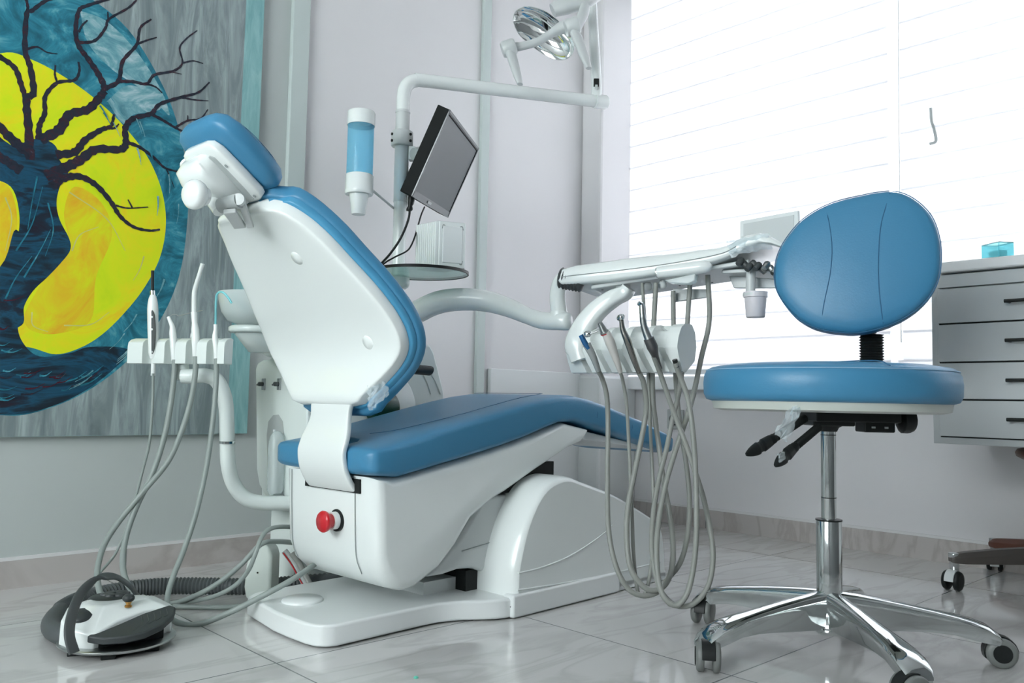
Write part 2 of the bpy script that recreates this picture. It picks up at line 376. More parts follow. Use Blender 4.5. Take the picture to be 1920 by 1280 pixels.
# dark crescent and trunk
shape([(-260, 470), (-100, 560), (0, 500), (30, 430), (60, 500), (42, 560), (33, 610), (45, 645), (75, 668), (130, 662), (170, 650), (240, 655), (215, 690), (150, 738), (70, 770), (0, 777), (-120, 762), (-250, 660)], 5)
shape([(-30, 330), (20, 350), (36, 400), (32, 450), (12, 492), (-20, 520), (-20, 620), (40, 610), (45, 575), (62, 545), (88, 520), (112, 495), (131, 470), (130, 448), (112, 412), (106, 380), (113, 348), (128, 325), (112, 300), (105, 275), (85, 262), (55, 262), (30, 275), (10, 265), (-30, 240)], 5)
for q, a, b in [
    ([(57, 300), (53, 233), (50, 187), (63, 173), (57, 127), (47, 93), (50, 27), (60, 20), (85, 2), (120, -10)], 13, 4),
    ([(50, 30), (52, 12), (46, -12)], 5, 4), ([(-40, 85), (0, 107), (28, 128), (40, 160), (50, 190)], 9, 8), ([(50, 92), (70, 88), (88, 98), (108, 101)], 4, 1.5),
    ([(72, 262), (74, 235), (84, 212), (85, 180), (108, 155), (140, 150), (149, 132), (147, 116)], 9, 3), ([(108, 156), (103, 140), (104, 122)], 4, 2.5),
    ([(75, 262), (110, 244), (130, 215), (165, 205), (187, 182), (196, 166), (185, 140), (165, 110), (147, 85), (142, 55), (148, 20), (165, 10), (205, -2)], 16, 4),
    ([(147, 80), (178, 76), (198, 52), (204, 36), (240, 15), (256, 0)], 5, 3), ([(147, 60), (155, 46), (164, 38)], 3.5, 2), ([(203, 40), (202, 22)], 3, 2),
    ([(196, 166), (222, 152), (230, 115), (256, 84), (263, 52), (284, 36)], 8, 3), ([(254, 84), (274, 76), (294, 70)], 4, 2),
    ([(222, 152), (250, 153), (275, 157), (290, 140), (325, 133), (342, 118), (337, 90), (350, 72), (370, 57)], 6, 2), ([(342, 118), (362, 114), (381, 119)], 3, 2), ([(318, 134), (341, 139)], 2.5, 1), ([(275, 157), (292, 163), (304, 174)], 4, 2),
    ([(105, 290), (140, 285), (160, 262), (190, 243), (208, 236), (214, 214)], 14, 4), ([(203, 240), (215, 240), (223, 232)], 5, 2),
    ([(85, 330), (120, 315), (150, 300), (180, 280), (225, 280), (236, 268), (235, 240), (250, 222), (283, 213), (300, 195), (340, 182), (372, 173), (393, 154)], 17, 2.5),
    ([(338, 182), (365, 187), (391, 189)], 4, 1.5), ([(283, 213), (310, 228), (330, 240), (355, 252), (380, 262)], 6, 2.5), ([(330, 238), (352, 226), (376, 222), (390, 205)], 4, 2), ([(352, 226), (352, 216)], 2.5, 1.5),
    ([(236, 266), (262, 276), (290, 297), (310, 315), (340, 323)], 7, 3), ([(312, 317), (320, 335), (327, 352)], 2.5, 1),
    ([(95, 350), (120, 334), (150, 331), (180, 347), (207, 377), (225, 405), (250, 425), (280, 432), (300, 430)], 13, 3), ([(217, 385), (240, 390), (278, 388)], 3.5, 1.5), ([(248, 389), (240, 374)], 3, 2),
    ([(60, 290), (30, 268), (0, 238), (-30, 200)], 18, 10), ([(40, 320), (10, 300), (-20, 280)], 16, 10)]:
    stroke(q, a*1.05, b*1.05)
rs = random.Random(4)
for q in ([(30, 470), (60, 420), (80, 350)], [(90, 380), (100, 430), (85, 480)], [(45, 520), (75, 470), (95, 430)], [(10, 560), (30, 520), (60, 480)], [(70, 330), (60, 380), (52, 430)]): stroke(q, 2.6, .8, 2)
for k in range(34):
    a = rs.uniform(0, 1); x0 = -10+a*170; y0 = 712+rs.uniform(-18, 42)*(1-a*.7)
    if x0 < 30: x0 = rs.uniform(-10, 8); y0 = rs.uniform(560, 750)
    L_ = rs.uniform(18, 42); sl_ = -.12-.45*a
    stroke([(x0, y0), (x0+L_*.5, y0+L_*.5*sl_+4), (x0+L_, y0+L_*sl_)], rs.uniform(1.6, 4), .6, rs.choice([2, 2, 6, 10, 5]))
for k in range(26):
    a = rs.uniform(-1.1, 1.2); r_ = rs.uniform(292, 338); x0 = 5+r_*math.cos(a); y0 = 440+r_*math.sin(a)*1.0
    if x0 < 420: stroke([(x0, y0), (x0-14*math.sin(a)-3, y0+20*math.cos(a)), (x0-30*math.sin(a)-9, y0+38*math.cos(a))], rs.uniform(1.5, 4), .6, rs.choice([8, 2, 8]))
pr = cv.go('mural_painting', mat('canvas_edge', '#8aa3a3', .6), smooth=False)
tag(pr, 'unframed painting of a dark bare tree before a yellow disc', 'painting')
me = bpy.data.meshes.new('m'); me.from_pydata([tuple(v) for v in bb.v], [], bb.f)
for p, k in zip(me.polygons, bb.mi): p.material_index = k
link('painted_surface', me, pm, pr, smooth=False)

# ================================================================== DENTAL CHAIR
chair = empty('dental_chair', c(.1, 0, 0), 'white dental chair with blue upholstery, reclined back and red button', 'dental chair')
def cs(u, z, v=.03): return c(u, v, z)
# floor plate: plan outline mirrored about the centre line
near = [(-.434, -.059), (-.445, .0), (-.449, .06), (-.449, .13), (-.443, .158), (-.43, .176), (-.41, .185), (-.24, .185), (-.19, .185), (-.142, .188), (-.112, .198), (-.086, .211), (-.05, .238), (-.025, .254), (-.004, .262), (.03, .265), (.06, .262)]
far = [(.06, -.24), (-.004, -.24), (-.086, -.20), (-.142, -.185), (-.34, -.18), (-.39, -.172), (-.418, -.15), (-.427, -.10)]
out = near+far
bb = B(); bb.prism([c(u, v, .003) for u, v in out], Z*.044)
base = bb.go('base_plate', WHITE2, chair, bevel=.007, seg=4, ang=50)
B().lathe(c(-.352, -.03, .043), Z, [(.0, .0), (.046, 0), (.046, .006), (.043, .010), (.0, .011)], 40).go('round_cap', WHITE2, chair)
B().lathe(c(-.335, -.015, .043), Z, [(.0, .0), (.052, 0), (.05, .004), (.0, .005)], 40).go('cap_ring', WHITE2, chair)
# hump cover at the foot end: skewed loft across v
sil = [(.018, .012), (.018, .06), (.022, .114), (.047, .19), (.078, .244), (.11, .281), (.145, .303), (.19, .314), (.225, .312), (.265, .3), (.385, .264), (.481, .226), (.598, .172), (.627, .148), (.642, .092), (.65, .012)]
sl = spline([Vector((u, z, 0)) for u, z in sil], 4)
def hump(v, k, dz, lead):
    r = []
    for p in sl:
        f = max(0, min(1, (p.x+.06)/.25)); u = p.x+lead*(1-f)*(1-f)
        zz = .012+(p.y-.012)*dz; uc = .3
        r.append(c(uc+(u-uc)*k, v, zz))
    return r
HP = [(.265, .985, .955, .03), (.262, .992, .98, .02), (.252, .998, .993, .008), (.235, 1, 1, .0), (.15, 1, 1, 0), (-.10, 1, 1, 0), (-.21, 1, 1, 0), (-.24, .995, .985, .01), (-.25, .985, .955, .03)]
bb = B(); bb.rings([hump(*h) for h in HP]); hump_o = bb.go('lift_cover', WHITE, chair, ang=50)
for p in hump_o.data.polygons:
    if p.area > .05: p.use_smooth = False
# skirt, ridge mouldings on the cover
bb = B(); bb.box(c(.215, .256, .028), CU, CV, Z, .41, .035, .052); bb.go('cover_skirt', WHITE2, chair, bevel=.006)
bb = B(); bb.box(c(.335, .25, .014), CU, CV, Z, .63, .03, .026); bb.go('lower_skirt', WHITE2, chair, bevel=.004)
rg = lambda px, py: onplane(px, py, c(0, .2655, 0), CV)
bb = B(); bb.tube([rg(970, 1106), rg(1060, 1092), rg(1151, 1074), rg(1238, 1053)], .0022, n=8, flatk=1); bb.go('ridge_line', WHITE, chair)
bb = B(); bb.tube([rg(972, 1074), rg(1010, 1065), rg(1058, 1047), rg(1098, 1024), rg(1135, 997), rg(1160, 972)], [.0022, .0022, .002, .0018, .0012, .0003], n=8); bb.go('ridge_line', WHITE, chair)
bb = B(); bb.tube([c(.02, .256, .0), c(.012, .262, .03)], .004, n=8); bb.go('cover_joint', BLACK, chair)
# scissor lift panel and dark bellows between body and cover
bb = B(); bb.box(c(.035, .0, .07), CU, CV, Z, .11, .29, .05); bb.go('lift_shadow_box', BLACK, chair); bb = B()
poly = [(-.16, .100), (-.11, .100), (-.06, .106), (-.014, .102), (.02, .09), (.06, .068), (.16, .07), (.19, .268), (.15, .272), (.10, .268), (.02, .27), (-.06, .18)]
bb.prism([c(u, .165, z) for u, z in poly], CV*-.29); bb.go('lift_arm_cover', LGREY, chair, bevel=.012)
bb = B(); bb.tube([c(-.055, .1665, .148), c(.02, .1665, .156), c(.10, .1665, .164)], .0012, n=6); bb.go('panel_joint', SEAM, chair)
bb = B(); bb.box(c(.15, .0, .3075), CU, CV, Z, .24, .33, .070); bb.go('bellows', BLACK, chair)
bb = B(); bb.box(c(-.02, .0, .060), CU, CV, Z, .20, .22, .032); bb.go('lift_base', WHITE2, chair)
# body
BP = [(-.335, .333), (-.332, .25), (-.326, .165), (-.31, .125), (-.28, .098), (-.245, .086), (-.215, .088), (-.19, .10), (-.146, .120), (-.096, .165), (-.049, .222), (.021, .26), (.064, .275), (.171, .323), (.292, .376), (.34, .39), (.362, .408), (.367, .428), (.27, .447), (.109, .408), (-.08, .368), (-.29, .332)]
def ring_body(v, ins):
    cu_, cz_ = -.05, .28; r = []
    for i, (u, z) in enumerate(BP):
        a, b_ = BP[i-1], BP[(i+1) % len(BP)]
        t = Vector((b_[0]-a[0], b_[1]-a[1])).normalized(); nn_ = Vector((t.y, -t.x))
        # polygon runs anticlockwise seen from +v: inward normal
        k_ = ins*(1 if u < .1 else max(.25, 1-(u-.1)*3)); uu, zz = u-nn_.x*k_, z-nn_.y*k_
        r.append(c(uu, v, zz))
    return r
bb = B(); bb.rings([ring_body(v, i) for v, i in [(-.160, .034), (-.157, .022), (-.148, .011), (-.136, .004), (-.12, 0), (.158, 0), (.175, .002), (.189, .008), (.198, .017), (.2, .028)]])
body = bb.go('seat_body', WHITE, chair, ang=60)
for v in (-.118, .128):
    B().tube([c(-.3365, v, .33), c(-.3335, v, .25), c(-.3275, v, .165), c(-.311, v, .124)], .0011, n=6).go('panel_joint', SEAM, chair)
# foot end white under-plate
bb = B(); bb.prism([c(u, .17, z) for u, z in [(.30, .435), (.30, .40), (.36, .40), (.62, .372), (.78, .349), (.78, .356)]], CV*-.29); bb.go('leg_rest_plate', WHITE2, chair, bevel=.004)
# slot for the bracket
bb = B(); bb.box(c(-.3215, .045, .312), CU, CV, Z, .034, .206, .030); bb.go('bracket_slot', BLACK, chair)
# bracket strap
path = spline([Vector((u, z, 0)) for u, z in [(-.335, .515), (-.343, .48), (-.345, .456), (-.350, .432), (-.361, .400), (-.366, .378), (-.360, .345), (-.344, .315), (-.328, .298)]], 5)
st = []
for i, p in enumerate(path):
    t = (path[min(i+1, len(path)-1)]-path[max(i-1, 0)]).normalized(); nn_ = CU*(-t.y)+Z*t.x
    f = i/(len(path)-1); hw = .082-.012*math.sin(min(1, f*2.2)*math.pi)+.006*f
    st.append((c(p.x, .043, p.y), hw, .007, nn_))
loft(st, CV, n=9, N=40).go('backrest_bracket', WHITE, chair)
# emergency button
bt = B().lathe(c(-.329, .062, .232), -CU, [(.0, 0), (.024, 0), (.024, .006), (.019, .007), (.0, .007)], 32).go('emergency_button', BLACK, chair)
B().lathe(c(-.335, .062, .232), -CU, [(.0, 0), (.019, 0), (.019, .014), (.0, .014)], 32).go('collar', WHITE2, bt)
B().lathe(c(-.349, .062, .232), -CU, [(.0, 0), (.0155, 0), (.0155, .010), (.022, .013), (.0235, .019), (.021, .023), (.0, .024)], 32).go('push_head', RED, bt)

# seat cushion
def seat_st(lst, vc, hw, n=7):
    out = []
    P = [Vector((u, (zb+zt)/2, 0)) for u, zb, zt in lst]
    for i, (u, zb, zt) in enumerate(lst):
        t = (P[min(i+1, len(P)-1)]-P[max(i-1, 0)]).normalized(); nn_ = CU*(-t.y)+Z*t.x
        k = 1
        out.append([c(u, vc, (zb+zt)/2), hw, (zt-zb)/2*k, nn_])
    return out
SL = [(-.335, .336, .397), (-.28, .329, .406), (-.18, .347, .430), (-.08, .365, .453), (.02, .384, .475), (.11, .405, .494), (.19, .428, .509), (.25, .443, .516), (.31, .444, .517), (.37, .434, .509), (.45, .418, .492), (.53, .40, .472), (.61, .382, .452), (.69, .364, .428), (.75, .352, .41)]
S = [tuple(q) for q in seat_st(SL, .02, .19)]
def tip(s, d, dirv, k): return [(s[0]+dirv*d*a, s[1]*b, s[2]*e, s[3]) for a, b, e in ((.55, .97, .93), (.85, .93, .8), (1, .86, .6))]
endd = (S[-1][0]-S[-2][0]).normalized()
S2 = [(S[0][0]-CU*.022+Z*.0, .160, S[0][2]*.55, S[0][3]), (S[0][0]-CU*.016, .178, S[0][2]*.82, S[0][3]), (S[0][0]-CU*.008, .187, S[0][2]*.95, S[0][3])]+S+tip(S[-1], .045, endd, 0)
sb = loft(S2, CV, n=7, N=56)
seat = sb.go('seat_cushion', BLUE, chair, bevel=0)
nb = [c(-.42, -.058), c(-.30, -.052), c(-.278, -.03), c(-.272, .015), c(-.278, .06), c(-.30, .082), c(-.42, .088)]
cut = B().prism([q+Z*.25 for q in nb], Z*.25).go('cutter', BLUE, chair, smooth=False)
md = seat.modifiers.new('notch', 'BOOLEAN'); md.object = cut; md.operation = 'DIFFERENCE'; md.solver = 'EXACT'
bpy.context.view_layer.update(); dg = bpy.context.evaluated_depsgraph_get()
seat_me = bpy.data.meshes.new_from_object(seat.evaluated_get(dg)); seat.modifiers.clear(); seat.data = seat_me
bpy.data.objects.remove(cut)
bv = seat.modifiers.new('bevel', 'BEVEL'); bv.width = .012; bv.segments = 4; bv.limit_method = 'ANGLE'; bv.angle_limit = math.radians(55)
# stitched seams along the top edges and panel seam
seam = [c(u, .2015, zt-.012) for u, zb, zt in SL]
B().tube(seam, .0008, n=6).go('seam', STITCH, seat)
B().tube([c(-.25, .06, .4185), c(-.2, .10, .4285), c(-.05, .135, .462), c(.05, .14, .484), c(.16, .14, .506), c(.26, .13, .519)], .0007, n=6).go('seam', STITCH, seat)
B().tube([c(.26, .13, .519), c(.27, .05, .519), c(.265, -.06, .519), c(.25, -.12, .518)], .0007, n=6).go('seam', STITCH, seat)
for u, zb, zt in ((.40, .428, .503), (.56, .394, .466)):
    B().tube([c(u, .203, zt-.012), c(u-.004, .2105, (zt+zb)/2), c(u-.006, .205, zb+.014)], .001, n=6).go('seam', STITCH, seat)

# backrest: outline stations along the recline (u, z, half width)
BK = [(-.566, .866, .098), (-.552, .860, .127), (-.521, .836, .157), (-.487, .800, .184), (-.454, .762, .203), (-.423, .726, .222), (-.397, .693, .238), (-.370, .657, .250), (-.350, .622, .255), (-.340, .595, .247), (-.338, .568, .222), (-.344, .534, .180), (-.352, .503, .138)]
def back_st(lst, vc, off, th, wadd, push=None):
    out = []; lst = [tuple(p) for p in spline([Vector(p) for p in lst], 3)]
    for i, (u, z, hw) in enumerate(lst):
        a, b_ = lst[max(i-5, 0)], lst[min(i+5, len(lst)-1)]
        t = Vector((b_[0]-a[0], b_[1]-a[1], 0)).normalized(); nn_ = (CU*(-t.y)+Z*t.x)
        # normal towards the sitter (front)
        if nn_.dot(CU+Z*.5) < 0: nn_ = -nn_
        out.append([c(u, vc, z)+nn_*off, hw+wadd, th, nn_, c(u, vc, z)])
    return out
q = back_st(BK, .02, .016, .018, 0)
def capped(q, vt, up_k=.02, dn_k=.02):
    tt = (q[0][0]-q[1][0]).normalized(); bt_ = (q[-1][0]-q[-2][0]).normalized()
    a = [(q[0][0]+tt*up_k, q[0][1]*.72, q[0][2]*.55, q[0][3]), (q[0][0]+tt*up_k*.55, q[0][1]*.93, q[0][2]*.85, q[0][3])]
    b_ = [(q[-1][0]+bt_*dn_k*.6, q[-1][1]*.93, q[-1][2]*.85, q[-1][3]), (q[-1][0]+bt_*dn_k, q[-1][1]*.72, q[-1][2]*.5, q[-1][3])]
    return a+[tuple(s[:4]) for s in q]+b_
shell = loft(capped(q, 0, .012, .018), CV, n=8, N=64).go('backrest_shell', WHITE, chair)
for px, py in ((557, 484), (690, 642)):
    sv = (q[9] if py < 500 else q[24])
    p = onplane(px, py, sv[0]-sv[3]*.018, sv[3])
    B().lathe(p+sv[3]*.004, -sv[3], [(.0, -.002), (.0175, -.002), (.0175, .002), (.0145, .0065), (.0, .008)], 28).go('screw_cap', WHITE, shell)
# cushion: two layers, pale underside lip and main pad
CK = [(-.556, .853, .095)]+[(u, z, hw) for u, z, hw in BK[1:]]
q1 = back_st(CK, .02, .038, .014, .007)
back = loft(capped(q1, 0, .022, .02), CV, n=5, N=64).go('backrest_underside', BLUE2, chair)
q2 = back_st(CK, .02, .056, .021, .012)
pad = loft(capped(q2, 0, .026, .03), CV, n=4.2, N=64).go('backrest_cushion', BLUE, chair)

# headrest
L = (CU*.80-Z*.60).normalized(); N_ = (CU*.60+Z*.80).normalized(); H0 = c(-.622, .050, .958)+L*.021-N_*.008
def head_st(lst, off, th): return [(H0+L*t+N_*off, hw, th*k, N_) for t, hw, k in lst]
hp = loft(head_st([(-.083, .042, .5), (-.077, .057, .85), (-.06, .066, 1), (0, .069, 1), (.045, .069, 1), (.056, .063, .9), (.063, .048, .5)], -.008, .013), CV, n=5, N=48)
hshell = hp.go('headrest_shell', WHITE, chair)
hc = loft(head_st([(-.114, .045, .3), (-.109, .066, .62), (-.097, .085, .86), (-.07, .097, .98), (-.03, .101, 1), (.015, .101, 1), (.042, .096, .95), (.058, .084, .75), (.067, .066, .45), (.070, .045, .25)], .029, .029), CV, n=3.4, N=56)
hcush = hc.go('headrest_cushion', BLUE, chair)
ring = [H0+L*(-.018+.085*spow(math.sin(a), .75))+N_*.047+CV*(.0975*spow(math.cos(a), .7)) for a in [i*math.pi/24 for i in range(48)]]
B().tube(ring+[ring[0]], .0008, n=6, smooth=False).go('seam', STITCH, hcush)
hb = loft([(H0+L*t-N_*off-CV*.018, hw, th, N_) for t, hw, th, off in [(-.070, .034, .010, .028), (-.064, .048, .024, .034), (-.04, .052, .032, .036), (.0, .05, .030, .034), (.04, .046, .024, .029), (.058, .036, .012, .023)]], CV, n=3.4, N=48)
hb.go('headrest_housing', WHITE, hshell)
bb = B(); bb.prism([H0+L*t+CV*v-N_*.0225 for t, v in [(-.058, .022), (-.062, .036), (-.055, .046), (-.02, .048), (.03, .048), (.056, .044), (.054, .02), (.0, .022)]], N_*.006); bb.go('recess', GREYP, hshell, bevel=.003)
for t in (-.030, .048): B().lathe(H0+L*t+CV*.055-N_*.0205, -N_, [(0, 0), (.0038, 0), (.0038, .001), (0, .001)], 16).go('screw', SEAM, hshell)
# locking knob, pivot, stem bars
kn = at(362, 364, 1.57)
kd = (-CU*.9+CV*.22-Z*.05).normalized()
B().lathe(kn-kd*.018, kd, [(.0, -.01), (.018, -.01), (.018, 0), (.026, .004), (.029, .012), (.028, .02), (.022, .027), (0, .029)], 36).go('headrest_knob', WHITE, chair)
bb = B(); bb.tube([at(357, 305, 1.70), at(372, 335, 1.69), at(396, 366, 1.66), at(412, 396, 1.64)], [.022, .024, .019, .013], n=16); bb.go('pivot_arm', WHITE, chair)
bb = B(); bb.tube([at(414, 386, 1.64), at(449, 376, 1.62)], .015, n=20, smooth=False); bb.go('pivot_pin', GREYP, chair)
for dx, nm in ((-12, 'stem_bar'), (8, 'stem_bar')):
    a_, b_ = at(442+dx*1.0, 372 if dx > 0 else 395, 1.615), at(462+dx, 425, 1.675)
    t = (b_-a_).normalized(); sd = t.cross(Y).normalized()
    B().box((a_+b_)/2, t, sd, t.cross(sd), (b_-a_).length, .014 if dx > 0 else .024, .010).go('stem_bar', LGREY, chair, bevel=.002)
B().lathe(at(448, 374, 1.615)+Y*.004, -Y, [(0, -.004), (.0115, -.004), (.0115, .008), (0, .009)], 24).go('stem_joint', LGREY, chair)
# dark arm pad beside the backrest
pts = [c(.00, -.19, .580), c(.06, -.19, .581), c(.148, -.19, .578)]
bb = B(); bb.tube(pts, .0155, n=18, smooth=False, flatk=.8); bb.go('arm_pad', RUBBER, chair, bevel=.006)

# cling film tucked at the bottom of the backrest cushion
def film(pts, nx, ny, amp, name, label, d0=0, parent=None, seed=1):
    "crumpled sheet spanned by four corner points"
    rnd = random.Random(seed); a, b_, c_, d_ = pts; vs = []; fs = []
    for i in range(nx+1):
        for j in range(ny+1):
            s, t = i/nx, j/ny
            p = a*(1-s)*(1-t)+b_*s*(1-t)+c_*s*t+d_*(1-s)*t
            vs.append(p+Vector((rnd.uniform(-1, 1), rnd.uniform(-1, 1), rnd.uniform(-1, 1)))*amp)
    for i in range(nx):
        for j in range(ny): k = i*(ny+1)+j; fs.append([k, k+1, k+ny+2, k+ny+1])
    o = B().add(vs, fs).go(name, WRAP, parent, smooth=False, solid=.0006)
    if not parent: tag(o, label, 'plastic film')
    return o
film([at(690, 722, 1.77), at(722, 706, 1.77), at(728, 740, 1.76), at(692, 772, 1.76)], 9, 9, .004, 'cling_film', 'crumpled clear cling film hanging from the lower edge of the chair backrest', seed=3)

# ================================================================== WATER UNIT WITH POLE
unit = empty('spittoon_unit', c(.04, -.42, 0), 'white floor unit with spittoon bowl and tall pole, behind the chair by the painted wall', 'dental unit')
bb = B(); bb.box(c(.05, -.42, .40), CU, CV, Z, .50, .165, .42); ub = bb.go('unit_body', UNITW, unit, bevel=.03, seg=5)
bb = B(); bb.box(c(.02, -.40, .10), CU, CV, Z, .40, .13, .20); bb.go('lower_box', UNITW, unit, bevel=.006)
# head-side panel with taps and bottle recess
pa = lambda px, py, o=0: onplane(px, py, c(-.215-o, 0, 0), CU)
pan = [pa(px, py) for px, py in [(478, 690), (482, 680), (492, 674), (540, 672), (574, 674), (576, 700), (576, 930), (560, 952), (520, 946), (500, 935), (485, 910), (480, 880)]]
bb = B(); bb.prism(pan, CU*.03); panel = bb.go('side_panel', UNITW, unit, bevel=.008, seg=4)
niche = [pa(px, py, .001) for px, py in [(500, 815), (503, 790), (512, 778), (522, 777), (530, 790), (532, 815), (532, 930), (515, 930), (503, 915)]]
bb = B(); bb.prism(niche, CU*.004); bb.go('bottle_recess', GREYP, panel)
bt = B().lathe(pa(515, 940, .02), Z, [(0, 0), (.008, 0), (.013, .014), (.021, .03), (.022, .15), (.017, .17), (.010, .18), (0, .183)], 24).go('water_bottle', CLEAR, unit)
B().tube([pa(513, 918, .02), pa(514, 805, .02)], .0035, n=8, smooth=False).go('dip_tube', WHITE, bt)
B().lathe(pa(520, 928, .02), Z, [(0, -.012), (.012, -.012), (.018, -.004), (.010, .004), (.0, .004)], 16).go('bottle_cap', BRUSH, bt)
for px in (494, 523):
    q = pa(px, 720, .002)
    tp = B().box(q, CV, Z, CU, .015, .031, .004).go('tap', BRUSH, unit, bevel=.001)
    B().lathe(q, -CU, [(0, 0), (.006, 0), (.006, .014), (.004, .016), (0, .016)], 16).tube([q-CU*.012, q-CU*.012-CV*.012-Z*.002], .0026, n=8, smooth=False).go('tap_lever', DGREY, tp)
# spittoon
sc0 = at(472, 610, 2.16)
B().lathe(sc0, Z, [(0, .0), (.035, .001), (.060, .010), (.076, .032), (.084, .062), (.087, .082), (.083, .082), (.078, .06), (.068, .03), (.03, .008), (0, .007)], 40).go('spittoon_bowl', FROST, unit)
B().lathe(at(478, 625, 2.18), Z, [(0, 0), (.060, 0), (.066, .004), (.066, .014), (.060, .018), (0, .018)], 40).go('bowl_rim', UNITW, unit)
p0, p1 = at(485, 660, 2.2), at(482, 626, 2.19)
bb = B(); bb.rings([[p0+CU*(.10+.045*math.cos(a))*1-CU*.08+CV*.035*math.sin(a) for a in [i*math.pi/12 for i in range(24)]], [p1+CU*.058*math.cos(a)+CV*.055*math.sin(a) for a in [i*math.pi/12 for i in range(24)]]]); bb.go('bowl_bracket', UNITW, unit)
bb = B(); bb.box(c(-.05, -.42, .645), CU, CV, Z, .34, .13, .08); bb.go('unit_top', UNITW, unit, bevel=.02)
# rounded shell, dark green disc and drum at the foot side
sv = lambda px, py: onplane(px, py, c(0, -.30, 0), CV)
bb = B(); bb.prism([sv(*q) for q in [(735, 648), (795, 643), (808, 646), (815, 660), (823, 690), (834, 735), (836, 760), (735, 765)]], -CV*.20); bb.go('foot_side_shell', UNITW, unit, bevel=.010, seg=4)
for a_, b_ in (((790, 696), (808, 738)), ((803, 694), (826, 738))):
    B().tube([sv(*a_)+CV*.001, sv((a_[0]+b_[0])/2+1, (a_[1]+b_[1])/2-2)+CV*.001, sv(*b_)+CV*.001], .0022, n=6).go('shell_ridge', WHITE, unit)
B().lathe(onplane(718, 770, c(0, -.262, 0), CV), CV, [(0, -.05), (.115, -.05), (.118, -.045), (.118, 0), (.112, .006), (0, .006)], 48).go('filter_drum', UNITW, unit, ang=50)
B().lathe(onplane(724, 765, c(0, -.22, 0), CV), CV, [(0, -.03), (.048, -.03), (.048, .0), (.045, .003), (0, .003)], 40).go('green_lid', GREEN, unit)
# return pipe that carries the assistant holder
pp = [at(342, 705, 2.10), at(360, 705, 2.10), at(385, 704, 2.11), at(405, 712, 2.12), at(418, 735, 2.13), at(424, 765, 2.14), at(426, 830, 2.15), at(428, 870, 2.15), at(437, 905, 2.16), at(458, 932, 2.17), at(490, 942, 2.18), at(540, 943, 2.20), at(565, 943, 2.21)]
pipe = B().tube(pp, .0185, n=20).go('support_pipe', UNITW, unit)
B().lathe(at(426, 829, 2.148), Z, [(.017, -.003), (.0196, -.003), (.0196, .003), (.017, .003)], 24).go('pipe_ring', CHROME, pipe)
# pole, clamp, flange
PB = onplane(746, 540, c(0, -.36, 0), CV)
def pole(z): return Vector((PB.x, PB.y, z))
zof = lambda py: onplane(746, py, PB, Y).z
B().tube([pole(.55), pole(zof(378))], .0195, n=28, smooth=False).go('pole', WHITE, unit)
B().tube([pole(zof(379)), pole(zof(210))], .0212, n=28, smooth=False).go('pole_sleeve', LGREY, unit)
cl = B().lathe(pole(zof(275)), Z, [(.02, 0), (.031, 0), (.033, .003), (.033, .043), (.031, .046), (.02, .046)], 32).go('pole_clamp', LGREY, unit)
for s in (-1, 1):
    for k in (.013, .033):
        B().lathe(pole(zof(275)+k)+X*.0265*s-Y*.019, (X*.8*s-Y*.6), [(0, 0), (.0042, 0), (.0042, .0035), (0, .0035)], 12).go('clamp_screw', BLACK, cl)
B().lathe(pole(zof(541)), Z, [(0, 0), (.024, .0), (.031, .005), (.034, .014), (.034, .036), (0, .036)], 32).go('pole_flange', UNITW, unit)
bb = B(); bb.box(pole(zof(290))+X*.034-Y*.01, X, Y, Z, .022, .03, .042); bb.go('monitor_knuckle', LGREY, unit, bevel=.004)
# lamp arm
aA, aE = at(800, 151.5, PB.y+.03), at(1127, 191, 2.80)
ad = (aE-aA).normalized(); kk_ = (Vector((PB.x, PB.y, 0))-aA).dot(ad)/max(1e-6, ad.xy.length)
cz_ = aA.z+ad.z/ad.xy.length*((Vector((PB.x, PB.y)) - aA.xy).dot(ad.xy.normalized()))
cor = pole(cz_); ad2 = (aE-cor).normalized(); rb_ = .060
la = [pole(zof(208)), pole(lerp(zof(208), cz_-rb_, .6))]+[(cor-Z*rb_)*(1-t)**2+cor*2*t*(1-t)+(cor+ad2*rb_)*t*t for t in (0, .2, .4, .6, .8, 1)]+[cor.lerp(aE, .4), cor.lerp(aE, .7), aE]
B().tube(la, .0205, n=24).go('lamp_arm', WHITE, unit)
e0 = at(1128, 191, 2.80); dd = (at(1127, 191, 2.80)-at(1000, 177, 2.68)).normalized()
B().lathe(e0-dd*.03, dd, [(0, 0), (.0235, 0), (.0235, .045), (.021, .05), (0, .05)], 28).go('arm_end_cap', WHITE, unit, ang=60)
B().lathe(pole(zof(212)), Z, [(.0, 0), (.0225, 0), (.0225, .007), (.0, .007)], 28).go('pole_collar', LGREY, unit)

# glass shelf on the pole
sh = at(790, 513, 2.41)
shelf = empty('glass_shelf', sh, 'round glass shelf with a black rim fixed on the white pole', 'shelf')
B().lathe(sh, Z, [(0, 0), (.134, 0), (.134, .006), (0, .006)], 56).go('glass_disc', GREENG, shelf)
B().lathe(sh, Z, [(.133, -.001), (.137, -.001), (.137, .007), (.133, .007)], 56).go('rim', BLACK, shelf)

